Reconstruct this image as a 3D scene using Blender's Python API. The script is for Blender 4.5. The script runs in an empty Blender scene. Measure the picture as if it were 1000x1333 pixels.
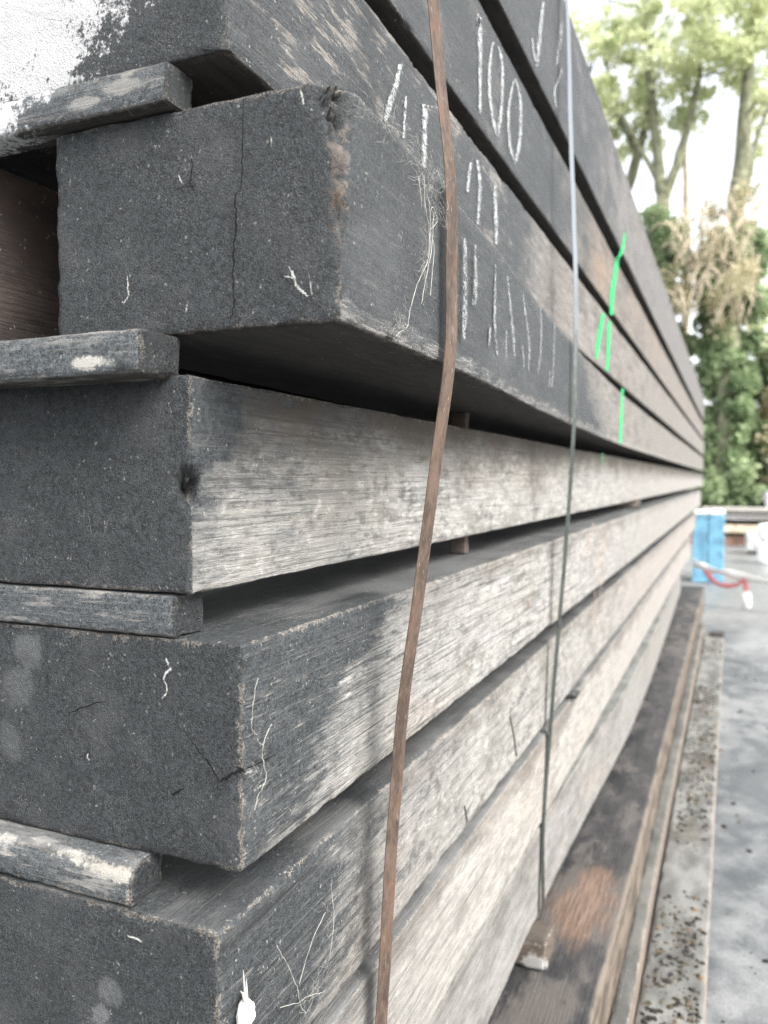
import bpy, math, random
import numpy as np
S = bpy.context.scene
RAD = math.radians
# ------------------------------------------------------------------ camera
cd = bpy.data.cameras.new('camera'); cam = bpy.data.objects.new('camera', cd)
S.collection.objects.link(cam); S.camera = cam
cd.sensor_fit = 'HORIZONTAL'; cd.sensor_width = 36.0; cd.lens = 36.0*1.0628
cd.clip_start = 0.02; cd.clip_end = 600
from mathutils import Matrix, Vector
YAW, PITCH, ROLL = RAD(23.1), RAD(2.32), RAD(0.11)
fw = Vector((math.cos(YAW)*math.cos(PITCH), math.sin(YAW)*math.cos(PITCH), -math.sin(PITCH)))
rt0 = Vector((math.sin(YAW), -math.cos(YAW), 0)); up0 = rt0.cross(fw)
rt = rt0*math.cos(ROLL)+up0*math.sin(ROLL); up = up0*math.cos(ROLL)-rt0*math.sin(ROLL)
m3 = Matrix((rt, up, -fw)).transposed()
cam.matrix_world = m3.to_4x4()
cd.dof.use_dof = True; cd.dof.focus_distance = 0.84; cd.dof.aperture_fstop = 38.26/5.8
# ------------------------------------------------------------------ world, sun, exposure
SUN_EL, SUN_AZ = RAD(45), RAD(-116)      # direction towards the sun: azimuth measured from +X towards +Y
world = bpy.data.worlds.new('World'); S.world = world; world.use_nodes = True
wt = world.node_tree; wt.nodes.clear()
sky = wt.nodes.new('ShaderNodeTexSky'); sky.sky_type = 'NISHITA'; sky.sun_disc = False
sky.sun_elevation = SUN_EL; sky.sun_rotation = RAD(90)-SUN_AZ
sky.air_density = 1.0; sky.dust_density = 4.0; sky.ozone_density = 1.0
hs = wt.nodes.new('ShaderNodeHueSaturation'); hs.inputs['Saturation'].default_value = 0.22   # thin bright overcast
bg = wt.nodes.new('ShaderNodeBackground'); bg.inputs['Strength'].default_value = 0.15
wo = wt.nodes.new('ShaderNodeOutputWorld')
wt.links.new(sky.outputs[0], hs.inputs['Color']); wt.links.new(hs.outputs[0], bg.inputs[0]); wt.links.new(bg.outputs[0], wo.inputs[0])
sd = bpy.data.lights.new('sun', 'SUN'); sun = bpy.data.objects.new('sun', sd); S.collection.objects.link(sun)
sd.energy = 1.3; sd.angle = RAD(36); sd.color = (1.0, 0.96, 0.9)
sv = Vector((math.cos(SUN_EL)*math.cos(SUN_AZ), math.cos(SUN_EL)*math.sin(SUN_AZ), math.sin(SUN_EL)))
sun.rotation_euler = sv.to_track_quat('Z', 'Y').to_euler()
S.view_settings.view_transform = 'Standard'; S.view_settings.look = 'None'
S.view_settings.exposure = 2.0; S.view_settings.gamma = 1.0
S.cycles.use_denoising = True; S.cycles.denoising_prefilter = 'NONE'
S.cycles.max_bounces = 6; S.cycles.diffuse_bounces = 3; S.cycles.glossy_bounces = 3
S.cycles.transparent_max_bounces = 12

# ------------------------------------------------------------------ helpers: objects
RNG = np.random.default_rng(7)
def link(o, parent=None):
    S.collection.objects.link(o)
    if parent is not None: o.parent = parent
    return o
def tag(o, label=None, cat=None, group=None, kind=None):
    for k, v in (('label', label), ('category', cat), ('group', group), ('kind', kind)):
        if v: o[k] = v
    return o
def empty(name, loc=(0, 0, 0)):
    o = bpy.data.objects.new(name, None); o.location = loc; o.empty_display_size = .2
    return link(o)
def mesh_np(name, V, F, mat, parent=None, loc=None, attrs=None, smooth=True):
    """V (n,3) array, F list/array of faces of equal or mixed size"""
    me = bpy.data.meshes.new(name)
    V = np.asarray(V, np.float32)
    if isinstance(F, np.ndarray):
        k = F.shape[1]; nf = len(F)
        me.vertices.add(len(V)); me.vertices.foreach_set('co', V.ravel())
        me.loops.add(nf*k); me.loops.foreach_set('vertex_index', F.astype(np.int32).ravel())
        me.polygons.add(nf); me.polygons.foreach_set('loop_start', np.arange(0, nf*k, k, dtype=np.int32))
        me.update(calc_edges=True); me.validate()
    else:
        me.from_pydata([tuple(map(float, v)) for v in V], [], F); me.update()
    if attrs:
        for n, a in attrs.items():
            at = me.attributes.new(n, 'FLOAT', 'POINT'); at.data.foreach_set('value', np.asarray(a, np.float32))
    if smooth: me.polygons.foreach_set('use_smooth', np.ones(len(me.polygons), bool))
    if mat: me.materials.append(mat)
    o = bpy.data.objects.new(name, me)
    if loc is not None: o.location = loc
    return link(o, parent)

# ------------------------------------------------------------------ helpers: value noise in numpy
_perm = RNG.random((64, 64, 64)).astype(np.float32)
def vnoise(P, scale=1.0, off=0.0):
    Q = np.asarray(P, np.float64)*scale+off
    i = np.floor(Q).astype(int); f = Q-i; f = f*f*(3-2*f)
    r = 0
    for dx in (0, 1):
        for dy in (0, 1):
            for dz in (0, 1):
                w = (f[:, 0] if dx else 1-f[:, 0])*(f[:, 1] if dy else 1-f[:, 1])*(f[:, 2] if dz else 1-f[:, 2])
                r = r+w*_perm[(i[:, 0]+dx) & 63, (i[:, 1]+dy) & 63, (i[:, 2]+dz) & 63]
    return r
def fbm(P, scale, off=0.0, n=3):
    a, s, t, r = 1.0, scale, 0.0, 0
    for _ in range(n):
        r = r+a*vnoise(P, s, off); t += a; a *= .5; s *= 2.1; off += 17.3
    return r/t

# ------------------------------------------------------------------ helpers: shader nodes
class NT:
    def __init__(self, name):
        self.m = bpy.data.materials.new(name); self.m.use_nodes = True
        self.t = self.m.node_tree; self.t.nodes.clear()
        self.out = self.t.nodes.new('ShaderNodeOutputMaterial')
    def n(self, kind, **kw):
        nd = self.t.nodes.new('ShaderNode'+kind)
        for k, v in kw.items(): setattr(nd, k, v)
        return nd
    def set(self, sock, v):
        if v is None: return
        if isinstance(v, bpy.types.NodeSocket): self.t.links.new(v, sock)
        elif isinstance(v, (tuple, list)) and len(v) == 3 and sock.type == 'RGBA': sock.default_value = (*v, 1)
        else: sock.default_value = v
    def math(self, op, a, b=None, c=None, clamp=False):
        nd = self.n('Math', operation=op, use_clamp=clamp)
        self.set(nd.inputs[0], a); self.set(nd.inputs[1], b); self.set(nd.inputs[2], c)
        return nd.outputs[0]
    def add(self, a, b): return self.math('ADD', a, b)
    def sub(self, a, b): return self.math('SUBTRACT', a, b)
    def mul(self, a, b): return self.math('MULTIPLY', a, b)
    def mx(self, a, b): return self.math('MAXIMUM', a, b)
    def step(self, v, lo, hi, a=0.0, b=1.0, smooth=True):
        nd = self.n('MapRange', interpolation_type='SMOOTHSTEP' if smooth else 'LINEAR')
        self.set(nd.inputs['Value'], v); self.set(nd.inputs['From Min'], lo); self.set(nd.inputs['From Max'], hi)
        self.set(nd.inputs['To Min'], a); self.set(nd.inputs['To Max'], b)
        return nd.outputs[0]
    def mix(self, f, a, b, mode='MIX'):
        nd = self.n('Mix', data_type='RGBA', blend_type=mode)
        self.set(nd.inputs[0], f); self.set(nd.inputs[6], a); self.set(nd.inputs[7], b)
        return nd.outputs[2]
    def vec(self, p, scale=(1, 1, 1), off=(0, 0, 0)):
        nd = self.n('Mapping'); self.set(nd.inputs[0], p)
        nd.inputs['Location'].default_value = off; nd.inputs['Scale'].default_value = scale
        return nd.outputs[0]
    def noise(self, p, scale, detail=3.0, rough=.55, dist=0.0):
        nd = self.n('TexNoise'); self.set(nd.inputs['Vector'], p); nd.inputs['Scale'].default_value = scale
        nd.inputs['Detail'].default_value = detail; nd.inputs['Roughness'].default_value = rough
        nd.inputs['Distortion'].default_value = dist
        return nd.outputs[0]
    def vor(self, p, scale, feature='F1', rnd=1.0):
        nd = self.n('TexVoronoi', feature=feature); self.set(nd.inputs['Vector'], p); nd.inputs['Scale'].default_value = scale
        nd.inputs['Randomness'].default_value = rnd
        return nd.outputs['Distance']
    def obj(self): return self.n('TexCoord').outputs['Object']
    def attr(self, name): return self.n('Attribute', attribute_name=name).outputs['Fac']
    def xyz(self, p):
        nd = self.n('SeparateXYZ'); self.set(nd.inputs[0], p); return nd.outputs
    def bump(self, h, dist, strength=1.0, normal=None):
        nd = self.n('Bump'); nd.inputs['Distance'].default_value = dist; nd.inputs['Strength'].default_value = strength
        self.set(nd.inputs['Height'], h)
        if normal is not None: self.set(nd.inputs['Normal'], normal)
        return nd.outputs[0]
    def bsdf(self, col, rough, normal=None, metallic=0.0, spec=.3):
        nd = self.n('BsdfPrincipled'); self.set(nd.inputs['Base Color'], col); self.set(nd.inputs['Roughness'], rough)
        nd.inputs['Metallic'].default_value = metallic; nd.inputs['Specular IOR Level'].default_value = spec
        if normal is not None: self.set(nd.inputs['Normal'], normal)
        return nd.outputs[0]
    def done(self, sh): self.t.links.new(sh, self.out.inputs[0]); return self.m
def plain(name, col, rough=.7, var=.25, scale=30, metallic=0.0, spec=.3, bump=0.0):
    t = NT(name); p = t.obj(); n = t.noise(p, scale, 4)
    dark = tuple(c*(1-var) for c in col); light = tuple(min(1, c*(1+var)) for c in col)
    c = t.mix(t.step(n, .35, .65), dark, light)
    nm = t.bump(n, bump) if bump else None
    return t.done(t.bsdf(c, rough, nm, metallic, spec))

# ------------------------------------------------------------------ timber material
def timber_mat(name, seed, axis=0, L=.3, amp=.25, blot=.25, slope=0.0, soft=.05, h=.2, light=(.37, .355, .325), dark=(.15, .145, .135),
               tan=(.33, .26, .19), tanamt=.35, paint=(.025, .0295, .032), patches=(), top_dirt_shade=.5, worn=.5,
               bottom=(.055, .042, .032), topc=(.105, .107, .105), flecks=0.0, mott=.5, wear_patch=.5, far=None, fend_paint=1.0, pscale=(1, 1, 1), pn=1.0, fray=0.0, K=.68, dirt_shade_h=.055, lines=.5, scr_t=.585, pbump=.3, rem=.75, rem_len=.6, fend_dark=0, flank=1):
    t = NT(name); p0 = t.obj(); x, y, z = t.xyz(p0)
    p = t.vec(p0, off=(seed*3.17, seed*1.71, seed*2.33))
    def st(k): s = [1, 1, 1]; s[axis] = k; return t.vec(p, tuple(s))
    fend, ftop, fbot, edge = (t.attr(a) for a in ('fend', 'ftop', 'fbot', 'edge'))
    grain = t.noise(st(.07), 430, 4, .65)
    grain2 = t.noise(st(.1), 130, 4, .6, .4)
    streak = t.noise(st(.17), 75, 5, .7)
    blotch = t.noise(st(.45), 13, 5, .6)
    big = t.noise(st(.5), 3.2, 3)
    spk = t.noise(st(.33), 170, 4, .65)
    n28 = t.noise(p, 30, 5, .7)
    fine = t.noise(p, 1000, 2, .7)
    line = t.noise(st(.012), 330, 3, .6, .15)
    line2 = t.noise(st(.02), 90, 3, .6, .3)
    crust = t.noise(p, 540, 4, .7)
    crust2 = t.noise(p, 190, 4, .65)
    # bare weathered wood
    tone = t.add(t.mul(streak, .45), t.mul(blotch, .55))
    wood = t.mix(t.step(tone, .36, .6), dark, light)
    wood = t.mix(t.mul(t.step(big, .5, .68), tanamt), wood, tan)
    wood = t.mix(t.step(t.add(t.mul(blotch, .5), t.mul(spk, .5)), .53, .66, 0, mott), wood, (.085, .085, .09))
    mot = t.noise(st(.55), 62, 5, .72); mot2 = t.noise(st(.4), 24, 4, .65)
    wood = t.mix(t.step(t.add(t.mul(mot, .6), t.mul(mot2, .4)), .515, .60, 0, mott), wood, tuple(q*.62 for q in dark))
    wood = t.mix(t.step(t.add(t.mul(mot, .65), t.mul(spk, .35)), .47, .39, 0, mott*.85), wood, tuple(min(1, q*1.28) for q in light))
    wood = t.mix(t.step(grain, .32, .47, .55, 0), wood, (.045, .043, .042))
    lm_ = t.mul(t.step(line, .36, .5, 1, 0), t.step(t.add(t.mul(blotch, .5), t.mul(line2, .5)), .4, .6, .25, 1))
    wood = t.mix(t.mul(lm_, lines), wood, (.04, .038, .037))
    wood = t.mix(t.mul(t.step(line2, .3, .35, 1, 0), .7), wood, (.03, .028, .027))
    wood = t.mix(t.step(grain2, .3, .42, .35, 0), wood, (.05, .047, .045))
    u = (x, y, z)[axis]
    if far is not None:            # timber turns browner and plainer along its length
        wood = t.mix(t.step(u, far[0], far[1], 0, far[3]), wood, far[2])
    # dirt under the upper arris, with painted overhang shade on the recessed beam
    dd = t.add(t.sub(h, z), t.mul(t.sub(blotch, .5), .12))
    wood = t.mix(t.step(dd, .0, dirt_shade_h, top_dirt_shade, 0), wood, (.06, .048, .037))
    # tar paint on the end and wiped along the side
    cr = t.add(t.mul(crust, .45), t.add(t.mul(crust2, .3), t.mul(fine, .25)))
    pc = t.mix(t.step(cr, .41, .59), tuple(c*.2 for c in paint), tuple(c*2.9 for c in paint))  # crevices darkened, crests lightened: shading of the crust relief put into the colour
    pc = t.mix(t.mul(t.step(t.add(t.mul(line, .6), t.mul(streak, .4)), .5, .62, 0, .42), t.sub(1.0, fend)), pc, (.115, .112, .108))
    if fend_dark: pc = t.mix(t.mul(fend, fend_dark), pc, (.008, .009, .01))
    if flank != 1: pc = t.mix(t.sub(1.0, fend), pc, t.mix(1.0, pc, (flank, flank, flank), 'MULTIPLY'))
    pc = t.mix(t.mul(t.step(line2, .42, .32, 0, .7), t.sub(1.0, fend)), pc, (.012, .012, .013))
    pc = t.mix(t.step(blotch, .48, .7, 0, .45), pc, (.105, .11, .112))
    pc = t.mix(t.step(t.add(t.add(t.mul(crust, .6), t.mul(fine, .4)), t.mul(t.sub(n28, .5), .4)), .58, .68, 0, .65), pc, (.25, .25, .24))
    v = t.add(u, t.add(t.mul(t.sub(streak, .5), amp), t.mul(t.sub(blotch, .5), blot)))
    v = t.add(v, t.mul(t.sub(z, h*.5), -slope/h))
    pm = t.step(v, L-soft, L+soft, 1, 0)
    pm = t.mx(pm, t.mul(t.mul(t.step(v, L, L+rem_len, rem, 0), t.step(t.add(t.mul(streak, .5), t.mul(blotch, .5)), .46, .57)), t.step(grain, .42, .55, .35, 1)))
    # places where the paint has been scraped off
    scr = t.step(t.add(t.mul(streak, .55), t.mul(blotch, .45)), scr_t, scr_t+.04, 0, wear_patch)
    grain_gap = t.step(grain, .56, .68, 0, .55*min(1, wear_patch*1.3))
    pm = t.mul(pm, t.sub(1.0, t.math('MAXIMUM', scr, grain_gap)))
    pm = t.mx(pm, t.mul(fend, fend_paint))
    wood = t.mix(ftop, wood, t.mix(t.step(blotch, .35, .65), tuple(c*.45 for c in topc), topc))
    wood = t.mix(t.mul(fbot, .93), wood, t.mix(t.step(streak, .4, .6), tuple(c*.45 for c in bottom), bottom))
    pm = t.mul(pm, t.sub(1.0, t.mul(fbot, .8)))
    pm = t.mul(pm, t.sub(1.0, t.mul(ftop, t.step(blotch, .45, .6, .15, .75))))
    col = t.mix(pm, wood, pc)
    # crumbs of lime and dust
    dst = t.n('VectorMath', operation='ADD'); ns_ = t.n('TexNoise'); t.set(ns_.inputs['Vector'], p); ns_.inputs['Scale'].default_value = 260; sc_ = t.n('VectorMath', operation='SCALE'); t.set(sc_.inputs[0], ns_.outputs['Color']); sc_.inputs['Scale'].default_value = .007
    t.set(dst.inputs[0], p); t.set(dst.inputs[1], sc_.outputs[0])
    vd = t.vor(t.vec(dst.outputs[0], (1, 1, .8)), 170)
    sel = t.noise(t.vec(p, (1, 1, 1), (5, 3, 1)), 60, 2)
    crumb = t.mul(t.step(vd, .12, .24, 1, 0), t.step(sel, .54, .64))
    col = t.mix(t.mul(crumb, .75), col, (.42, .42, .39))
    if flecks:
        fl = t.mul(t.step(t.noise(st(.22), 75, 4, .6), .53, .6), t.step(t.noise(st(.4), 16, 3), .45, .6))
        col = t.mix(t.mul(t.mul(fl, flecks), t.sub(1.0, fend)), col, (.5, .48, .44))
    # worn arris: bare fibres show
    en = t.noise(p, 120, 4, .65)
    wd = t.math('DIVIDE', edge, t.step(t.add(t.mul(en, .5), t.mul(n28, .5)), .42, .68, .0004, .0085))
    wv = t.mul(t.step(wd, .5, 1.0, 1, 0), t.mul(t.mul(t.step(n28, .4, .58, .25, 1), t.step(t.add(t.mul(crust, .5), t.mul(fine, .5)), .4, .55)), worn))
    col = t.mix(wv, col, t.mix(t.step(crust, .4, .6), (.2, .155, .115), (.42, .385, .335)))
    for (a, b, c, r, s, cc) in patches:         # sprayed or brushed paint: centre, radius, strength, colour
        vd_ = t.n('VectorMath', operation='DISTANCE'); t.set(vd_.inputs[0], t.vec(p0, pscale)); vd_.inputs[1].default_value = (a*pscale[0], b*pscale[1], c*pscale[2])
        dn = t.add(vd_.outputs[1], t.add(t.mul(t.sub(crust, .5), r*pn*.9), t.add(t.mul(t.sub(crust2, .5), r*pn*1.3), t.mul(t.sub(n28, .5), r*pn*2.0))))
        pcx = t.mix(t.step(t.add(t.mul(crust, .5), t.mul(n28, .5)), .35, .62), tuple(q*.84 for q in cc), cc)
        col = t.mix(t.step(dn, r*.7, r*1.05, s, 0), col, pcx)
    if fray:       # bare fibres along the lower arris of the side
        fb = t.add(z, t.add(t.mul(t.sub(streak, .5), .07), t.mul(t.sub(blotch, .5), .05)))
        fv = t.mul(t.mul(t.step(fb, .006, .022, 1, 0), t.sub(1.0, t.mx(fend, fbot))), t.step(t.add(t.mul(grain, .5), t.mul(fine, .5)), .44, .56))
        col = t.mix(t.mul(fv, fray), col, (.43, .41, .375))
    hh = t.add(t.add(t.mul(crust, .45), t.mul(crust2, .35)), t.mul(fine, .25))
    hw = t.add(t.add(t.mul(grain, .35), t.mul(line, .5)), t.add(t.mul(fine, .2), t.mul(line2, .3)))
    pf = t.mul(pm, t.mx(fend, pbump))
    nd = t.n('Mix', data_type='FLOAT'); t.set(nd.inputs[0], pf); t.set(nd.inputs[2], hw); t.set(nd.inputs[3], t.mul(hh, 2.8))
    nb = t.bump(nd.outputs[0], .0038, 1.0)
    ro = t.step(pm, 0, 1, .88, .56)
    kk = t.n('Mix', data_type='RGBA', blend_type='MULTIPLY'); kk.inputs[0].default_value = 1; t.set(kk.inputs[6], col); kk.inputs[7].default_value = (K, K, K*1.01, 1); col = kk.outputs[2]
    return t.done(t.bsdf(col, ro, nb, 0, .4))

# ------------------------------------------------------------------ timber mesh: a sawn, weathered, slightly bowed baulk
def side_pts(n_len, dense):      # coordinates along one side of the section, closer together at the arrises
    c = [.0016, .004, .008, .014, .022]
    a = np.concatenate([c, np.linspace(.03, n_len-.03, dense), n_len-np.array(c[::-1])])
    return a
def beam_mesh(name, L, w, h, mat, loc, ycurve=None, seed=0, wear=1.0, chips=(), parent=None, near=.9, step0=.006, dense=18, rough_end=1.0, zsag=None):
    s = side_pts(h, dense); b = side_pts(w, max(6, int(dense*.8)))
    per = []      # (y, z) anticlockwise from the front bottom; y=0 is the front face
    per += [(0, q) for q in s]
    per += [(q, h) for q in b]
    per += [(w, q) for q in s[::-1]]
    per += [(q, 0) for q in b[::-1]]
    per = np.array(per); n = len(per)
    xs = [0.0, .0018, .004, .008]; st = step0
    while xs[-1] < L-.02:
        xs.append(xs[-1]+st)
        if xs[-1] > near: st = min(st*1.09, .35)
    xs[-1] = L-.003; xs.append(L); xs = np.array(xs); m = len(xs)
    V = np.empty((m, n, 3)); V[:, :, 0] = xs[:, None]; V[:, :, 1] = per[None, :, 0]; V[:, :, 2] = per[None, :, 1]
    V = V.reshape(-1, 3)
    # near end cap: rings shrinking to the middle
    rings = 26; cy, cz = w/2, h/2; R = []
    for k in range(1, rings+1):
        f = 1-k/(rings+.3)
        R.append(np.stack([np.zeros(n), cy+(per[:, 0]-cy)*f, cz+(per[:, 1]-cz)*f], 1))
    R = np.concatenate(R); nv = len(V)
    allV = np.concatenate([V, R])
    y, z, x = allV[:, 1].copy(), allV[:, 2].copy(), allV[:, 0].copy()
    dF, dT, dB, dK = y, h-z, z, w-y
    dE = x
    D = np.sort(np.stack([dF, dT, dB, dK, dE, L-x], 1), axis=1)
    edge = D[:, 1]
    fend = np.clip(1-dE/.0035, 0, 1)
    isF = dF < 1e-6; isT = dT < 1e-6; isB = dB < 1e-6
    body = dE > 1e-4
    ftop = (isT & body).astype(float); fbot = (isB & body).astype(float)
    off = seed*11.3+3
    # worn arrises
    A = np.stack([x, y, z], 1)
    en = fbm(A*np.array([.6, 1, 1]), 42, off); en2 = fbm(A, 210, off+9, 2)
    dep = wear*(.0011+.0025*np.clip(en-.42, 0, 1)*2+.006*np.clip(en-.66, 0, 1)*2)*(.35+1.3*en2)
    fall = np.exp(-(edge/.0055)**2)
    ty = np.where(y < w/2, 1, -1); tz = np.where(z < h/2, 1, -1)
    near_y = np.exp(-(np.minimum(dF, dK)/.006)**2); near_z = np.exp(-(np.minimum(dT, dB)/.006)**2); near_x = np.exp(-(dE/.006)**2)
    allV[:, 1] += ty*dep*fall*near_y*.8; allV[:, 2] += tz*dep*fall*near_z*.8; allV[:, 0] += dep*fall*near_x*.8
    # long soft waviness of the sawn faces
    wv = (fbm(A*np.array([.25, 1, 1]), 9, off+5)-.5)*.0022
    allV[:, 1] += np.where(isF, wv, 0); allV[:, 2] += np.where(isT, wv, 0)-np.where(isB, wv, 0)
    E = ~body
    allV[:, 0] += np.where(E, ((fbm(A, 30, off+2)-.5)*.004+(fbm(A, 210, off+4, 2)-.5)*.0016)*rough_end, 0)
    for (px, py, pz, r, d) in chips:
        q = np.sqrt((x-px)**2+(y-py)**2+(z-pz)**2); k = np.clip(1-(q/r)**2, 0, 1)*(.35+1.3*en2)
        allV[:, 0] += k*d*np.exp(-(dE/.03)**2)*(px < .02); allV[:, 1] += k*d*np.exp(-(dF/.03)**2)*(py < .02)
        allV[:, 2] -= k*d*(pz > h-.01)*.6
    if ycurve is not None:
        cx = np.array([c[0] for c in ycurve])-loc[0]; cyv = np.array([c[1] for c in ycurve])-loc[1]
        k = np.interp(x, cx, cyv)
        # smooth the polyline a little
        for dx in (.15, .3): k = k+np.interp(x-dx, cx, cyv)+np.interp(x+dx, cx, cyv)
        allV[:, 1] += k/5
    i = np.arange(m-1)[:, None]*n; j = np.arange(n)[None, :]; j2 = (j+1) % n
    Fq = np.stack([i+j, i+n+j, i+n+j2, i+j2], -1).reshape(-1, 4)[:, ::-1]
    faces = [Fq]
    prev = np.arange(n)
    for k in range(rings):
        cur = nv+k*n+np.arange(n); nx = (np.arange(n)+1) % n
        faces.append(np.stack([prev, prev[nx], cur[nx], cur], 1)[:, ::-1]); prev = cur
    cc = len(allV)
    allV = np.concatenate([allV, [[0.0005, cy, cz], [L, allV[(m-1)*n:(m)*n, 1].mean(), cz]]])
    Fa = np.concatenate(faces)
    # fans (as degenerate-free quads are not possible use triangles through a python list)
    tri = [(int(prev[(q+1) % n]), int(prev[q]), cc) for q in range(n)]
    lastr = (m-1)*n
    tri += [(lastr+q, lastr+(q+1) % n, cc+1) for q in range(n)]
    me_attr = dict(edge=np.append(edge, [.1, .1]), fend=np.append(fend, [1, 1]), ftop=np.append(ftop, [0, 0]), fbot=np.append(fbot, [0, 0]))
    V32 = allV.astype(np.float32)
    me = bpy.data.meshes.new(name)
    nq, nt = len(Fa), len(tri)
    me.vertices.add(len(V32)); me.vertices.foreach_set('co', V32.ravel())
    li = np.concatenate([Fa[:, ::-1].ravel(), np.array(tri)[:, ::-1].ravel()]).astype(np.int32)
    me.loops.add(len(li)); me.loops.foreach_set('vertex_index', li)
    ls = np.concatenate([np.arange(nq)*4, nq*4+np.arange(nt)*3]).astype(np.int32)
    me.polygons.add(nq+nt); me.polygons.foreach_set('loop_start', ls)
    me.update(calc_edges=True); me.validate()
    for nme, a in me_attr.items():
        at = me.attributes.new(nme, 'FLOAT', 'POINT'); at.data.foreach_set('value', np.asarray(a, np.float32))
    me.polygons.foreach_set('use_smooth', np.ones(len(me.polygons), bool))
    me.materials.append(mat)
    o = bpy.data.objects.new(name, me); o.location = loc
    return link(o, parent)

def side_pts(n_len, dense):
    if n_len < .08:
        return np.concatenate([[.0014, .004, .008], np.linspace(.0115, n_len-.0115, 4), n_len-np.array([.008, .004, .0014])])
    c = [.0016, .004, .008, .014, .022]
    return np.concatenate([c, np.linspace(.03, n_len-.03, dense), n_len-np.array(c[::-1])])
def tube(V, F, pts, radii, sides=6):
    pts = [Vector(p) for p in pts]; base = len(V); up0 = Vector((.13, .21, .97))
    for i, p in enumerate(pts):
        d = (pts[min(i+1, len(pts)-1)]-pts[max(i-1, 0)]).normalized()
        a = d.cross(up0); a = a.normalized() if a.length > 1e-4 else Vector((1, 0, 0)); b = d.cross(a)
        for k in range(sides):
            th = 2*math.pi*k/sides
            V.append(tuple(p+(a*math.cos(th)+b*math.sin(th))*radii[i]))
    for i in range(len(pts)-1):
        for k in range(sides):
            q = base+i*sides; k2 = (k+1) % sides
            F.append((q+k, q+k2, q+sides+k2, q+sides+k))
    F.append(tuple(base+k for k in range(sides))[::-1]); F.append(tuple(base+(len(pts)-1)*sides+k for k in range(sides)))
def smooth_pts(pts, n=6):
    pts = [np.array(p, float) for p in pts]; P = [pts[0]]+pts+[pts[-1]]; o = []
    for i in range(1, len(P)-2):
        for k in range(n):
            t = k/n; a, b, c, d = P[i-1], P[i], P[i+1], P[i+2]
            o.append(.5*((2*b)+(-a+c)*t+(2*a-5*b+4*c-d)*t*t+(-a+3*b-3*c+d)*t**3))
    o.append(pts[-1]); return o
def boxes(name, lst, mat, parent=None, loc=None, bevel=.004, jit=0.0, seed=0):
    """boxes (x0,x1,y0,y1,z0,z1[,rotz]) with worn edges joined in one mesh"""
    import bmesh
    rnd = random.Random(seed); bm = bmesh.new()
    for bx in lst:
        x0, x1, y0, y1, z0, z1 = bx[:6]
        r = bmesh.ops.create_cube(bm, size=1)['verts']
        for v in r:
            v.co = Vector(((x0+x1)/2+v.co.x*(x1-x0)+rnd.uniform(-jit, jit), (y0+y1)/2+v.co.y*(y1-y0)+rnd.uniform(-jit, jit), (z0+z1)/2+v.co.z*(z1-z0)))
    if bevel: bmesh.ops.bevel(bm, geom=bm.edges[:], offset=bevel, segments=2, affect='EDGES', clamp_overlap=True)
    me = bpy.data.meshes.new(name); bm.to_mesh(me); bm.free()
    if mat: me.materials.append(mat)
    o = bpy.data.objects.new(name, me)
    if loc is not None: o.location = loc
    return link(o, parent)

# ================================================================== GROUND
def ground_mat():
    t = NT('yard surface'); p = t.obj(); x, y, z = t.xyz(p)
    n1 = t.noise(t.vec(p, (.5, 1, 1)), 1.5, 5, .6); n2 = t.noise(p, 7, 5, .65); n3 = t.noise(p, 190, 3, .7); n4 = t.noise(p, 28, 4)
    c = t.mix(t.step(n2, .3, .7), (.06, .068, .073), (.12, .128, .133))
    c = t.mix(t.step(t.add(t.mul(n1, .6), t.mul(n2, .4)), .44, .62, 0, .75), c, (.215, .22, .22))
    c = t.mix(t.step(n3, .35, .65, .35, 0), c, (.03, .033, .036))
    c = t.mix(t.step(n4, .66, .74, 0, .6), c, (.035, .037, .037))
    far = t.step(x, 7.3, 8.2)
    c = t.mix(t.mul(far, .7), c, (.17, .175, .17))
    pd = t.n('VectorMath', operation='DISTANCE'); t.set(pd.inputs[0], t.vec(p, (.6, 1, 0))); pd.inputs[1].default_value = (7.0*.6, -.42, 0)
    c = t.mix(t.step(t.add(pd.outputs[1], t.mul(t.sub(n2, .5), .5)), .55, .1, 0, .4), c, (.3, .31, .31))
    wet = t.step(n1, .45, .62, .38, .8)
    h = t.add(t.mul(n3, .5), t.mul(n4, .5))
    return t.done(t.bsdf(c, wet, t.bump(h, .006, .8), 0, .35))
GZ = -1.272
gv = []; xs_ = [-60, -8, 0, 6, 14, 30, 80, 260]; ys_ = [-160, -30, -6, 2, 12, 60, 200]
for a in xs_:
    for b in ys_: gv.append((a, b, GZ))
gf = np.array([[i*len(ys_)+j, (i+1)*len(ys_)+j, (i+1)*len(ys_)+j+1, i*len(ys_)+j+1] for i in range(len(xs_)-1) for j in range(len(ys_)-1)])
tag(mesh_np('ground', np.array(gv, float), gf, ground_mat()), kind='structure')

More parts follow.
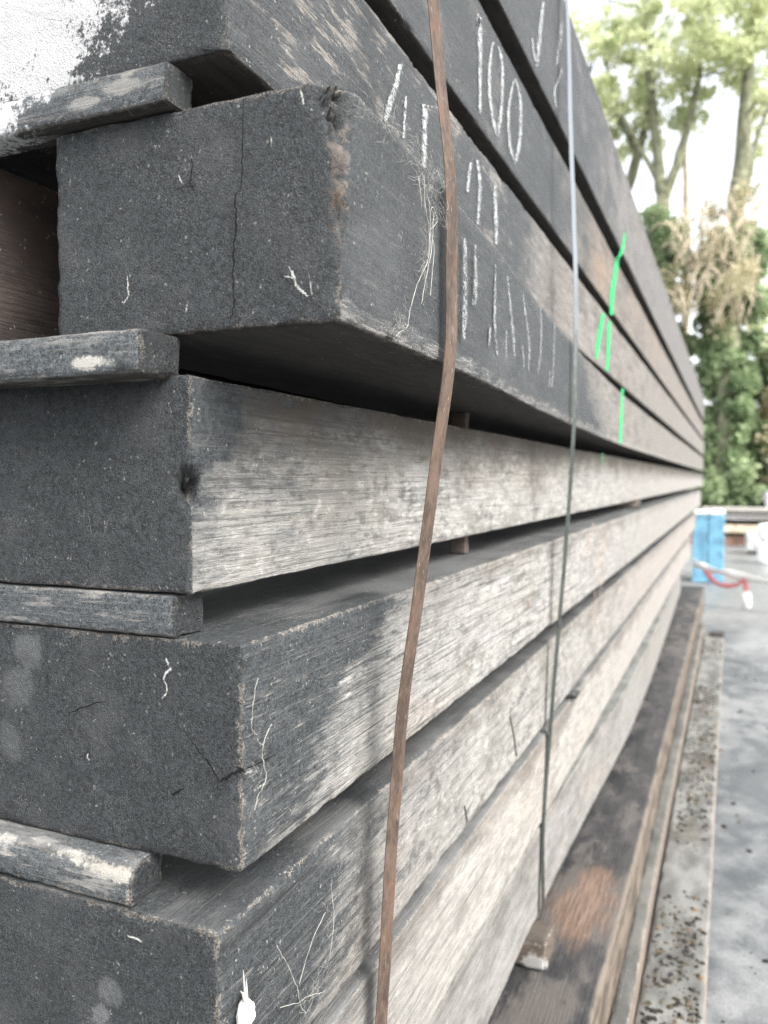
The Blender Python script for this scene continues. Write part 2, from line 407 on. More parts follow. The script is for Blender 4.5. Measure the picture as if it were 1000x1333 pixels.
# ================================================================== THE TIMBER STACK
BY = [(.59, .292), (.86, .29), (1.25, .316), (1.7, .34), (2.14, .36), (3.17, .388), (6, .40), (14, .40)]
GY = [(.5, .388), (1.9, .388), (2.5, .372), (3.1, .348), (4.2, .35), (5, .36), (7.5, .40)]
YC = {'B': BY, 'G': GY, 'A': [(0, .3985), (14, .3985)], 'Z': [(0, .4003), (14, .4003)], 'W': [(0, .3867), (14, .3867)], 'C': [(0, .4365), (15, .4365)],
      'D': [(0, .3854), (15, .3854)], 'E': [(0, .3906), (15, .3906)], 'F': [(0, .385), (15, .385)]}
def yfront(k, x): return float(np.interp(x, [c[0] for c in YC[k]], [c[1] for c in YC[k]]))
GROUP = 'long timber beams of the stack'
FARB = (.205, .19, .172)
def mk(k, x0, length, zb, zt, mat, label, seed, w=.30, chips=(), wear=1.0, y0=None):
    Y = yfront(k, x0) if y0 is None else y0
    o = beam_mesh('timber_beam', length, w, zt-zb, mat, (x0, Y, zb), YC.get(k) if y0 is None else None, seed, wear, chips)
    return tag(o, label, 'timber beam', GROUP)
BEAM = {}
BEAM['W'] = mk('W', .57, 12.0, .832, 1.142, timber_mat('timber top', 1, flank=0.72, scr_t=.56, worn=0.2, L=2.1, amp=1.2, blot=1.6, soft=.5, h=.31, light=(.22, .21, .2), dark=(.1, .097, .095), tan=(.2, .16, .12), tanamt=.6, wear_patch=.35, top_dirt_shade=.3, far=(1.5, 5, (.16, .153, .145), .6)),
    'topmost and tallest dark beam, its upper edge against the white sky', 1)
BEAM['Z'] = mk('Z', .575, 12.4, .591, .794, timber_mat('timber second', 2, flank=0.72, scr_t=.56, worn=0.25, L=1.75, amp=.9, blot=.9, soft=.35, h=.203, light=(.25, .22, .19), dark=(.11, .098, .088), tan=(.27, .2, .14), tanamt=.8, wear_patch=.22, top_dirt_shade=.3, far=(2, 5, FARB, .6)),
    'dark beam with the number 100 chalked on its side', 2)
BEAM['A'] = mk('A', .594, 12.6, .3596, .5533, timber_mat('timber third', 3, flank=0.8, scr_t=.545, worn=0.25, L=1.12, amp=.5, blot=.5, soft=.12, h=.194, light=(.27, .25, .225), dark=(.12, .108, .098), tan=(.24, .2, .165), tanamt=.4, wear_patch=.8, top_dirt_shade=.1, far=(2, 5, FARB, .6),
    pn=1.2, patches=((0, .235, .085, .118, .98, (1.0, 1.0, 1.0)),)),
    'beam chalked with the letters AT, white paint sprayed over its end', 3, w=.55)
BEAM['B'] = mk('B', .596, 12.4, .1268, .3223, timber_mat('timber jutting', 4, flank=0.85, scr_t=.6, pbump=.5, L=1.75, amp=.55, blot=.35, slope=-.5, soft=.15, h=.195, light=(.27, .255, .23), dark=(.12, .11, .1), tan=(.25, .2, .15), tanamt=.5, wear_patch=.22, top_dirt_shade=.1, worn=.6, pscale=(1, 1, .42), pn=2.2, far=(2.4, 5, FARB, .6), bottom=(.055, .044, .036), fray=.75,
    patches=((0, 0, .095, .0095, .75, (.17, .125, .09)), (.006, 0, .165, .009, .7, (.22, .18, .15)), (0.006, 0, .13, .009, .6, (.24, .2, .17)))),
    'black tarred beam jutting out furthest, cobwebs on its side', 4, chips=((0, 0, .185, .03, .016), (0, 0, .15, .016, .008), (0, 0, .165, .012, .010), (0, 0, .08, .018, .005), (0, 0, .12, .012, .007)), wear=1.3)
BEAM['C'] = mk('C', .592, 13.5, -.1033, .0913, timber_mat('timber recessed', 5, lines=.6, dirt_shade_h=.12, worn=0.62, L=.058, amp=.12, blot=.34, slope=.16, soft=.035, h=.195, light=(.42, .41, .38), dark=(.23, .22, .2), tan=(.36, .3, .23), tanamt=.3, wear_patch=.35, top_dirt_shade=.95, mott=.75, far=(1.6, 5, (.29, .275, .255), .7)),  # wide dark upper band: overhang shade painted in along with dirt
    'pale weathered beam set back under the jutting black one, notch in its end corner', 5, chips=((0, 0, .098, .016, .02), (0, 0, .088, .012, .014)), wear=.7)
BEAM['D'] = mk('D', .592, 11.0, -.3435, -.1433, timber_mat('timber fourth', 6, lines=.85, worn=0.62, L=.235, amp=.42, blot=.4, slope=.3, soft=.07, h=.2, light=(.42, .41, .38), dark=(.2, .19, .175), tan=(.38, .29, .21), tanamt=.35, wear_patch=.85, top_dirt_shade=.35, mott=.6, far=(1.5, 4, (.29, .275, .255), .7),
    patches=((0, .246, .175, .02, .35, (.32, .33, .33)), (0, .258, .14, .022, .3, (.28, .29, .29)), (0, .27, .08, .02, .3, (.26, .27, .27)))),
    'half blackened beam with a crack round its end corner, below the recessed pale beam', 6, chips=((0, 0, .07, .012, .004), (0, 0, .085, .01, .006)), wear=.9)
BEAM['E'] = mk('E', .563, 9.7, -.572, -.3836, timber_mat('timber fifth', 7, lines=.7, worn=0.62, L=.275, amp=.5, blot=.4, slope=.1, soft=.1, h=.188, light=(.4, .385, .355), dark=(.19, .18, .165), tan=(.36, .31, .26), tanamt=.5, wear_patch=.7, top_dirt_shade=.4, mott=.75, far=(1.4, 4, (.32, .29, .26), .65),
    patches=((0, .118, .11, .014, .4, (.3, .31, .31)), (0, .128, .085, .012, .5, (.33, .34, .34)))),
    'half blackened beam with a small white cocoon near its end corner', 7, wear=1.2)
BEAM['F'] = mk('F', .58, 8.3, -.781, -.588, timber_mat('timber sixth', 8, L=.15, amp=.3, blot=.3, h=.193, light=(.46, .44, .40), dark=(.25, .235, .215), tan=(.36, .31, .26), tanamt=.5, top_dirt_shade=.55, mott=.3, topc=(.2, .2, .195), far=(1.2, 4, (.31, .288, .262), .65)),
    'brownish pale beam second from the bottom of the stack', 8)
BEAM['G'] = mk('G', .57, 6.95, -.985, -.788, timber_mat('timber seventh', 9, L=.15, amp=.3, blot=.3, h=.197, light=(.33, .318, .295), dark=(.165, .158, .147), tan=(.34, .29, .24), tanamt=.5, top_dirt_shade=.25, mott=.25, topc=(.2, .205, .19), far=(1.8, 4, (.24, .228, .208), .7)),
    'lowest beam of the stack, resting on a pale topped block', 9)
BEAM['N'] = mk('N', .60, 11.5, .128, .322, timber_mat('timber behind', 10, L=-1, h=.195, light=(.075, .056, .048), dark=(.026, .02, .018), tan=(.085, .055, .044), tanamt=.7, top_dirt_shade=.2, mott=.4, wear_patch=.4),
    'dark reddish brown beam seen only through the gap at the left', 10, y0=.70)

# ------------------------------------------------------------------ chalk, paint and stains on the beams
def ragged(name, col, rough, cover, nscale=260, stretch=(1, 1, 1), glow=None):
    t = NT(name); p = t.obj(); u = t.math('ABSOLUTE', t.attr('u'))
    n = t.add(t.mul(t.noise(t.vec(p, stretch), nscale, 4, .7), .6), t.mul(t.noise(t.vec(p, stretch), nscale*.25, 3), .4))
    a = t.step(t.add(n, t.sub(cover, t.mul(t.math('POWER', u, 3.0), .38))), .43, .62)
    c = t.mix(t.noise(p, 90, 3), tuple(q*.8 for q in col), col)
    tr = t.n('BsdfTransparent').outputs[0]; d = t.bsdf(c, rough, None, 0, .2)
    mx_ = t.n('MixShader'); t.set(mx_.inputs[0], a); t.t.links.new(tr, mx_.inputs[1]); t.t.links.new(d, mx_.inputs[2])
    return t.done(mx_.outputs[0])
MK = {'c': ('chalk_stroke', ragged('chalk', (.30, .315, .315), .95, .06, 460, (.55, 1, 1))), 'c2': ('chalk_stroke', ragged('worn chalk', (.22, .23, .23), .95, .035, 420, (.55, 1, 1))),
      'g': ('paint_stroke', ragged('green marking paint', (.035, .40, .14), .8, .09, 300, (.4, 1, 1))), 'g2': ('paint_stroke', ragged('faint green paint', (.12, .42, .17), .8, .02)),
      'p': ('orange_scuff', ragged('pale orange scuff', (.55, .4, .3), .9, -.03, 120)), 'r': ('rust_stain', ragged('rust stain', (.19, .1, .055), .9, -.05, 150)),
      's': ('splinter', ragged('dark splinter', (.05, .045, .04), .9, .6)),
      'k': ('crack', ragged('crack shadow', (.008, .008, .008), 1, .5)), 'w': ('lime_run', ragged('lime run', (.4, .4, .38), .9, .06, 420)), 'h': ('scratch', ragged('scratch', (.22, .225, .22), .9, .08))}
STROKES = [
 ('D','k',[(0.5966,-0.2507,0.5966,-0.2522),(0.6128,-0.2527,0.6127,-0.2539),(0.6322,-0.2535,0.6322,-0.2544),(0.6527,-0.2538,0.6527,-0.2541)]),
 ('A','c',[(0.971,0.521,0.992,0.531),(0.954,0.489,0.979,0.5),(0.933,0.457,0.96,0.468),(0.925,0.433,0.939,0.438)]),
 ('A','c',[(0.995,0.492,1.005,0.497),(0.991,0.467,1.004,0.472),(0.987,0.436,0.998,0.44)]),
 ('A','c',[(1.047,0.505,1.059,0.509),(1.056,0.504,1.087,0.517),(1.058,0.473,1.085,0.484),(1.057,0.437,1.081,0.445),(1.06,0.424,1.078,0.431)]),
 ('A','c',[(1.096,0.519,1.109,0.525),(1.077,0.515,1.096,0.522),(1.065,0.506,1.083,0.513)]),
 ('A','c',[(1.31,0.523,1.328,0.53),(1.323,0.494,1.352,0.504),(1.321,0.46,1.347,0.468),(1.317,0.421,1.335,0.426)]),
 ('A','c',[(1.277,0.507,1.294,0.513),(1.261,0.48,1.286,0.488),(1.262,0.456,1.278,0.461)]),
 ('A','c',[(1.423,0.52,1.443,0.527),(1.417,0.489,1.451,0.5),(1.424,0.454,1.456,0.463),(1.431,0.418,1.451,0.423)]),
 ('Z','c',[(1.316,0.76,1.333,0.769),(1.312,0.731,1.356,0.753),(1.324,0.694,1.355,0.708),(1.326,0.652,1.354,0.664),(1.33,0.607,1.352,0.616)]),
 ('Z','c',[(1.31,0.724,1.323,0.731),(1.316,0.746,1.342,0.759),(1.324,0.76,1.351,0.773)]),
 ('Z','c',[(1.41,0.76,1.425,0.768),(1.387,0.717,1.412,0.728),(1.382,0.676,1.409,0.688),(1.396,0.637,1.426,0.649),(1.424,0.612,1.46,0.626),(1.447,0.613,1.468,0.621)]),
 ('Z','c',[(1.443,0.769,1.463,0.779),(1.465,0.746,1.495,0.76),(1.467,0.699,1.496,0.712),(1.456,0.654,1.488,0.667),(1.437,0.612,1.468,0.623)]),
 ('Z','c',[(1.556,0.759,1.573,0.767),(1.518,0.7,1.545,0.711),(1.514,0.656,1.541,0.667),(1.53,0.62,1.562,0.632),(1.567,0.609,1.597,0.619)]),
 ('Z','c',[(1.567,0.767,1.585,0.775),(1.598,0.748,1.63,0.762),(1.605,0.699,1.64,0.713),(1.594,0.651,1.629,0.663),(1.559,0.605,1.593,0.616)]),
 ('W','c',[(1.744,1.002,1.774,1.018),(1.715,0.951,1.762,0.975),(1.696,0.895,1.742,0.917),(1.689,0.853,1.724,0.87),(1.682,0.84,1.703,0.849)]),
 ('W','c',[(1.648,0.88,1.664,0.888),(1.659,0.858,1.683,0.869),(1.685,0.846,1.713,0.859)]),
 ('W','c',[(1.914,1.043,1.967,1.07),(1.903,0.995,1.965,1.025),(1.888,0.937,1.914,0.949)]),
 ('W','c',[(1.95,0.956,1.978,0.969),(1.901,0.908,1.94,0.925),(1.864,0.867,1.894,0.88),(1.892,0.845,1.92,0.856)]),
 ('B','c2',[(0.916,0.279,0.935,0.284),(0.914,0.248,0.945,0.255),(0.915,0.213,0.946,0.219),(0.91,0.181,0.945,0.187),(0.916,0.162,0.932,0.165)]),
 ('B','c2',[(0.973,0.287,0.99,0.292),(0.972,0.257,0.993,0.262),(0.964,0.235,1.002,0.243),(0.958,0.213,0.992,0.219),(0.965,0.212,0.977,0.214)]),
 ('B','c2',[(1.097,0.293,1.113,0.297),(1.091,0.245,1.112,0.249),(1.089,0.203,1.117,0.207),(1.11,0.172,1.131,0.175)]),
 ('B','c2',[(1.066,0.204,1.078,0.206),(1.058,0.187,1.078,0.19),(1.057,0.175,1.069,0.177)]),
 ('B','c2',[(1.181,0.297,1.199,0.301),(1.203,0.256,1.231,0.262),(1.228,0.215,1.261,0.22),(1.241,0.184,1.264,0.187)]),
 ('B','c2',[(1.18,0.218,1.195,0.221),(1.172,0.195,1.193,0.198),(1.183,0.178,1.195,0.18)]),
 ('B','c2',[(1.307,0.301,1.326,0.305),(1.331,0.269,1.358,0.274),(1.365,0.224,1.398,0.229),(1.367,0.183,1.386,0.186)]),
 ('B','c2',[(1.313,0.216,1.328,0.219),(1.317,0.198,1.338,0.201),(1.329,0.181,1.342,0.183)]),
 ('B','c2',[(1.48,0.311,1.505,0.316),(1.488,0.271,1.518,0.276),(1.481,0.228,1.514,0.233),(1.465,0.192,1.484,0.194)]),
 ('B','c2',[(1.655,0.314,1.679,0.319),(1.644,0.267,1.676,0.272),(1.637,0.22,1.669,0.224),(1.626,0.182,1.646,0.184)]),
 ('B','c2',[(1.596,0.212,1.614,0.214),(1.594,0.192,1.618,0.195),(1.599,0.181,1.614,0.183)]),
 ('W','g',[(3.177,0.919,3.214,0.929),(3.107,0.872,3.224,0.903),(3.05,0.824,3.2,0.862),(2.975,0.778,3.109,0.811)]),
 ('Z','g',[(3.033,0.794,3.18,0.831),(2.982,0.752,3.155,0.793),(2.897,0.667,3.094,0.71),(2.875,0.597,3.049,0.632),(2.897,0.563,3.033,0.588)]),
 ('A','g',[(2.685,0.528,2.82,0.554),(2.618,0.464,2.764,0.488),(2.584,0.411,2.71,0.43),(2.58,0.371,2.657,0.381)]),
 ('A','g',[(2.823,0.528,2.971,0.555),(2.817,0.472,2.95,0.493),(2.807,0.406,2.935,0.424),(2.802,0.36,2.911,0.373)]),
 ('B','g',[(3.126,0.334,3.248,0.347),(3.101,0.264,3.237,0.275),(3.071,0.192,3.231,0.202),(3.052,0.13,3.214,0.137)]),
 ('C','g2',[(3.0,0.093,3.076,0.096),(3.002,0.072,3.078,0.073),(3.032,0.053,3.09,0.054)]),
 ('D','p',[(2.489,-0.131,2.534,-0.133),(2.428,-0.16,2.514,-0.165),(2.383,-0.194,2.452,-0.2),(2.364,-0.215,2.391,-0.217)]),
 ('D','p',[(2.707,-0.204,2.777,-0.209),(2.662,-0.26,2.765,-0.269),(2.643,-0.324,2.727,-0.334),(2.647,-0.369,2.697,-0.375)]),
 ('E','p',[(2.553,-0.333,2.6,-0.339),(2.583,-0.421,2.646,-0.431),(2.628,-0.501,2.677,-0.51),(2.639,-0.54,2.672,-0.547)]),
 ('D','r',[(1.226,-0.268,1.259,-0.275),(1.226,-0.284,1.276,-0.294),(1.219,-0.295,1.268,-0.305),(1.223,-0.313,1.247,-0.318)]),
 ('D','r',[(1.654,-0.231,1.682,-0.235),(1.642,-0.261,1.683,-0.267),(1.636,-0.3,1.678,-0.307),(1.64,-0.316,1.661,-0.32)]),
 ('D','r',[(1.224,-0.15,1.24,-0.152),(1.216,-0.16,1.24,-0.163),(1.216,-0.168,1.232,-0.17)]),
 ('C','r',[(1.549,0.089,1.571,0.09),(1.547,0.073,1.575,0.074),(1.561,0.054,1.572,0.054)]),
 ('E','s',[(1.533,-0.458,1.541,-0.46),(1.563,-0.501,1.574,-0.505),(1.591,-0.556,1.6,-0.559)]),
 ('E','s',[(1.245,-0.526,1.25,-0.528),(1.253,-0.544,1.26,-0.547),(1.263,-0.563,1.267,-0.565)]),
]
MARKS = [
 ('B','k',[(0.3882,0.2408,0.00042),(0.3898,0.2295,0.0007),(0.3892,0.2133,0.00077),(0.3908,0.1974,0.00049),(0.3924,0.1815,0.00083),(0.3926,0.1621,0.00069),(0.3919,0.1459,0.00055),(0.3966,0.1332,0.00027)]),
 ('B','k',[(0.4342,0.2764,0.0003),(0.4334,0.2678,0.00066),(0.4359,0.2583,0.00074),(0.4352,0.2523,0.00059),(0.4312,0.2491,0.00029)]),
 ('B','k',[(0.449,0.2522,0.00022),(0.4416,0.2532,0.00044),(0.436,0.2518,0.00037)]),
 ('B','k',[(0.3817,0.3173,0.00044),(0.3827,0.2795,0.00043),(0.3844,0.2479,0.00035),(0.3875,0.2407,0.00028)]),
 ('D','k',[(0.4075,-0.2646,0.00043),(0.4011,-0.2602,0.00093),(0.3932,-0.2557,0.00071),(0.3853,-0.2512,0.00099),(0.3822,-0.2494,0.00084)]),
 ('D','k',[(0.443,-0.2248,0.00022),(0.4275,-0.2407,0.00043),(0.417,-0.2509,0.00043),(0.4067,-0.2638,0.00043)]),
 ('D','k',[(0.4586,-0.2834,0.0003),(0.4502,-0.2793,0.00067),(0.4443,-0.2749,0.0003)]),
 ('D','k',[(0.5322,-0.2069,0.00023),(0.5647,-0.2178,0.0004),(0.5791,-0.2254,0.00024)]),
 ('B','w',[(0.5046,0.1831,0.00038),(0.5039,0.172,0.0015),(0.504,0.1651,0.00165),(0.5075,0.1599,0.00188),(0.511,0.1588,0.00075)]),
 ('B','w',[(0.3387,0.1743,0.00067),(0.3344,0.1676,0.00166),(0.3315,0.1598,0.00198),(0.3272,0.1544,0.00197),(0.3229,0.1503,0.00131),(0.3201,0.1488,0.00065)]),
 ('B','w',[(0.3431,0.1671,0.00033),(0.3373,0.1653,0.0008),(0.3329,0.1637,0.00066)]),
 ('B','w',[(0.3215,0.1744,0.00039),(0.3194,0.1649,0.00052),(0.3166,0.1491,0.00078)]),
 ('B','w',[(0.4472,0.2645,0.00045),(0.4456,0.259,0.00104),(0.4432,0.2554,0.00089)]),
 ('B','w',[(0.4385,0.1529,0.0005),(0.4402,0.1484,0.00107),(0.441,0.1451,0.00071)]),
 ('B','w',[(0.3268,0.315,0.0007),(0.3254,0.3086,0.0014),(0.324,0.3023,0.00098)]),
 ('B','w',[(0.3551,0.2846,0.00035),(0.3543,0.2782,0.0007),(0.3544,0.2732,0.00035)]),
 ('D','w',[(0.4624,-0.1603,0.00144),(0.4599,-0.1656,0.00217),(0.4583,-0.1697,0.0026),(0.4634,-0.1743,0.00131),(0.4651,-0.18,0.00102)]),
 ('D','w',[(0.4651,-0.18,0.00087),(0.4618,-0.186,0.00073),(0.4627,-0.1923,0.00117),(0.467,-0.197,0.00161),(0.4696,-0.2036,0.00147)]),
 ('D','w',[(0.5533,-0.259,0.00064),(0.5542,-0.2629,0.0016),(0.5515,-0.2647,0.0008)]),
 ('E','w',[(0.4836,-0.4035,0.00079),(0.4751,-0.4036,0.00158),(0.4684,-0.4049,0.00079)]),
 ('D','h',[(0.5519,-0.1784,0.00031),(0.5455,-0.18,0.00031),(0.5382,-0.1844,0.00023)]),
 ('C','h',[(0.5498,-0.0303,0.00027),(0.5464,-0.0481,0.0003),(0.5447,-0.0552,0.0003),(0.5391,-0.0479,0.00026)]),
 ('C','h',[(0.5236,-0.0333,0.00026),(0.5211,-0.0474,0.0003),(0.5203,-0.0545,0.00026)]),
 ('C','h',[(0.532,-0.0534,0.00026),(0.5282,-0.0434,0.00026),(0.5254,-0.0348,0.00022)]),
]

def marks_by(strokes, endface):
    groups = {}
    for b, k, pts in strokes: groups.setdefault((b, k), []).append(pts)
    for (b, k), lst in groups.items():
        par = BEAM[b]; L0 = np.array(par.location); V = []; F = []; U = []
        for pts in lst:
            if endface:
                P = smooth_pts([(0, q[0], q[1]) for q in pts], 5); H = np.interp(np.linspace(0, 1, len(P)), np.linspace(0, 1, len(pts)), [q[2] for q in pts])
                if k == 'k': H = H*(1.5 if b == 'D' else 1.0)*(.35+1.3*vnoise(np.array(P), 160, 2.0))
                rr = random.Random(len(P)); A = []; B = []
                for i, q in enumerate(P):
                    d = np.array(P[min(i+1, len(P)-1)])-np.array(P[max(i-1, 0)]); nn = np.array([0, -d[2], d[1]]); nn = nn/(np.linalg.norm(nn)+1e-9)
                    j = nn*rr.uniform(-1, 1)*(.0012 if k == 'k' else .0005)
                    A.append(q+nn*H[i]+j); B.append(q-nn*H[i]+j)
                xo = L0[0]-(.0028 if k == 'k' else .0034)
                for g in (A, B):
                    for q in g: q[0] = xo
            else:
                P = smooth_pts(pts, 6); A = []; B = []
                for q in P:
                    for xx, zz, g in ((q[0], q[1], A), (q[2], q[3], B)): g.append(np.array([xx+(xx-(q[0]+q[2])/2)*(.15 if k in ('c', 'c2') else 0), yfront(b, xx)-.0015, zz]))
            base = len(V); m = 5
            for a, c in zip(A, B):
                for s in range(m):
                    t = s/(m-1); V.append(a*(1-t)+c*t-L0); U.append(2*t-1)
            for i in range(len(A)-1):
                for s in range(m-1): F.append((base+i*m+s, base+i*m+s+1, base+(i+1)*m+s+1, base+(i+1)*m+s))
        mesh_np(MK[k][0], np.array(V), np.array(F), MK[k][1], par, None, {'u': U})
marks_by(STROKES, False); marks_by(MARKS, True)

# ------------------------------------------------------------------ spacer laths between the beams
def lath(x0, x1, y0, z0, z1, mat, label, length=.62, seed=0, rnd=0.0, wear=1.0, group='spacer laths between the beams', tilt=0.0):
    w, h = x1-x0, z1-z0
    o = beam_mesh('spacer_lath', length, w, h, mat, (x1, y0, z0), None, seed, wear, (), None, .3, .006, 6, .6)
    o.rotation_euler = (tilt, 0, RAD(90))
    if rnd:
        me = o.data; n = len(me.vertices); c = np.empty(n*3, np.float32); me.vertices.foreach_get('co', c); c = c.reshape(-1, 3)
        yy, zz = c[:, 1]-(w-rnd), c[:, 2]-(h-rnd); q = (yy > 0) & (zz > 0); d = np.maximum(np.hypot(yy, zz), 1e-6); mxx = np.maximum(yy, zz)
        c[:, 1] = np.where(q, (w-rnd)+yy/d*mxx, c[:, 1]); c[:, 2] = np.where(q, (h-rnd)+zz/d*mxx, c[:, 2])
        me.vertices.foreach_set('co', c.ravel()); me.update()
    return tag(o, label, 'spacer lath', group)
def lath_mat(name, seed, h, **kw):
    a = dict(axis=0, pscale=(.3, 1, 1), pn=.9, L=5, amp=.1, blot=.1, soft=.05, h=h, wear_patch=.55, top_dirt_shade=0, worn=.4, paint=(.046, .053, .057), fend_paint=1.0, fend_dark=.6, light=(.5, .47, .42), dark=(.3, .28, .25), mott=.1, flecks=.75); a.update(kw)
    return timber_mat(name, seed, **a)
lath(.582, .622, .451, .3235, .3585, lath_mat('lath one', 21, .035, flecks=.5, patches=((.26, .03, .02, .034, .95, (.95, .96, .95)), (.05, .040, .02, .008, .75, (.36, .35, .32)), (.09, .040, .014, .006, .7, (.4, .39, .36)))), 'painted spacer lath with scraped pale patches, under the white painted beam end', seed=21)
lath(.549, .604, .454, .0868, .1264, lath_mat('lath two', 22, .04, flecks=.45, patches=((.055, .053, .013, .0075, .95, (.62, .6, .54)),)), 'black spacer lath with one white scrape, under the jutting beam end', seed=22, wear=1.3)
lath(.590, .634, .453, -.1425, -.1045, lath_mat('lath three', 23, .038, flecks=.4), 'evenly blackened spacer lath between recessed beam and cracked beam', seed=23)
lath(.565, .612, .484, -.3826, -.3445, lath_mat('lath four', 24, .04, flecks=.4, topc=(.26, .25, .235), worn=.7, patches=((.02, .047, .03, .010, .8, (.5, .47, .41)), (.07, .047, .036, .010, .85, (.56, .54, .48)), (.17, .045, .038, .011, .8, (.5, .48, .44)))), 'rounded spacer lath with flaking white top edge, at lower left', seed=24, rnd=.02, wear=1.2)
lm = lath_mat('lath inner', 25, .04, flecks=.1, fend_paint=0, L=-1, light=(.10, .07, .062), dark=(.05, .038, .035))
lath(1.475, 1.5, .462, .0925, .1258, lm, 'small brown spacer end deep in the slot above the pale beam', seed=25, length=.03)
lath(1.475, 1.5, .462, -.1425, -.1045, lm, 'small brown spacer end in the slot below the pale beam', seed=26, length=.03)
lath(4.3, 4.4, .432, -.1425, -.1045, lath_mat('lath far', 27, .04, L=-1, light=(.35, .28, .23), dark=(.2, .16, .14)), 'small distant spacer end in the slot below the pale beam', seed=27, length=.25)
lb = lath_mat('lath dark', 28, .02, L=-1, flecks=0, light=(.05, .05, .05), dark=(.025, .025, .025))
o = lath(2.18, 2.24, .372, -.5872, -.5725, lb, 'black spacer end poking out under the fifth beam, beyond the thin strap', seed=28, length=.2)

# ------------------------------------------------------------------ straps
def strap_mat(name, c0, c1, rough, spec, metallic=0, scr=.6, bare=None):  # bare: paler colour painted in for the sky reflected higher up
    t = NT(name); p = t.obj()
    a = t.noise(t.vec(p, (1, 1, .5)), 130, 4); b = t.noise(t.vec(p, (1, 1, .3)), 25, 4); s = t.noise(t.vec(p, (1.0, 1.0, .05), (3, 1, 2)), 700, 2)
    c = t.mix(t.step(t.add(t.mul(a, .5), t.mul(b, .5)), .38, .62), c0, c1)
    c = t.mix(t.step(s, .66, .72, 0, scr), c, (.3, .27, .25))
    d = t.noise(p, 420, 3); ru = t.noise(t.vec(p, (1, 1, .5)), 38, 5, .7)
    c = t.mix(t.step(ru, .54, .64, 0, .6), c, tuple(q*f for q, f in zip(c1, (1.15, .85, .65)))); c = t.mix(t.step(ru, .44, .36, 0, .5), c, tuple(q*.6 for q in c0))
    c = t.mix(t.step(d, .62, .72, 0, .5), c, tuple(q*.35 for q in c0))
    if bare: c = t.mix(t.step(t.add(t.xyz(p)[2], t.mul(t.sub(b, .5), .3)), .2, .5), c, bare)      # sky reflection painted in as a paler colour towards the top
    return t.done(t.bsdf(c, rough, t.bump(t.add(a, d), .0006, .6), metallic, spec))
def strap(name, path, width, twist, mat, label, th=.0009):
    """path: points top to bottom; twist: degrees at each point the band is turned out of the stack's face"""
    n = 10; P = smooth_pts(path, n); T = np.interp(np.linspace(0, 1, len(P)), np.linspace(0, 1, len(twist)), twist)
    V = []; F = []
    for i, p in enumerate(P):
        d = np.array(P[min(i+1, len(P)-1)])-np.array(P[max(i-1, 0)]); d = d/np.linalg.norm(d)
        a = np.array([1., 0, 0]); a = a-d*(a@d); a /= np.linalg.norm(a); nrm = np.cross(a, d)
        th_ = -RAD(T[i]); s = a*math.cos(th_)+nrm*math.sin(th_); q = np.cross(s, d)
        wob = (vnoise(np.array([p]), 14)[0]-.5)*.0022
        for sx, sn in ((-1, -1), (-.86, -1.0), (.86, -1.0), (1, -1), (1, 1), (-1, 1)):
            V.append(p+s*(sx*width/2+wob)+q*sn*th/2)
    k = 6
    for i in range(len(P)-1):
        for j in range(k):
            j2 = (j+1) % k; F.append((i*k+j, i*k+j2, (i+1)*k+j2, (i+1)*k+j))
    o = mesh_np(name, np.array(V), F, mat, smooth=False)
    return tag(o, label, 'strap', 'steel straps round the stack')
strap('steel_strap', [(.845, .62, 1.146), (.845, .42, 1.146), (.846, .378, 1.135), (.850, .335, .80), (.854, .304, .48), (.855, .2862, .318), (.855, .2855, .22), (.855, .2868, .13), (.855, .3045, .0), (.855, .322, -.13), (.855, .345, -.3), (.855, .367, -.639), (.855, .382, -.975), (.855, .42, -.992), (.855, .6, -.99)],
      .029, [0, 0, 6, 6, 6, 6, 6, 6, 6, 6, 6, 6, 4, 0, 0], strap_mat('rusty strap', (.038, .026, .019), (.088, .06, .045), .75, .3), 'rusty brown flat strap running down over the nearest part of the beams')
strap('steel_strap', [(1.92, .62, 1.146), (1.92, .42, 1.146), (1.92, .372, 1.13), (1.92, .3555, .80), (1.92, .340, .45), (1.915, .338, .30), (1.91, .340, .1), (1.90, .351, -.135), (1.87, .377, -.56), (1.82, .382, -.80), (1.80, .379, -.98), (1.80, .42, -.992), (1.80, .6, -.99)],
      .022, [0, 0, 8, 15, 15, 14, 12, 12, 10, 8, 4, 0, 0], strap_mat('dark strap', (.10, .12, .10), (.25, .28, .25), .26, .6, 1.0, .2, (.3, .32, .325)), 'thin dark shiny strap, silver near the top, farther along the beams', .001)

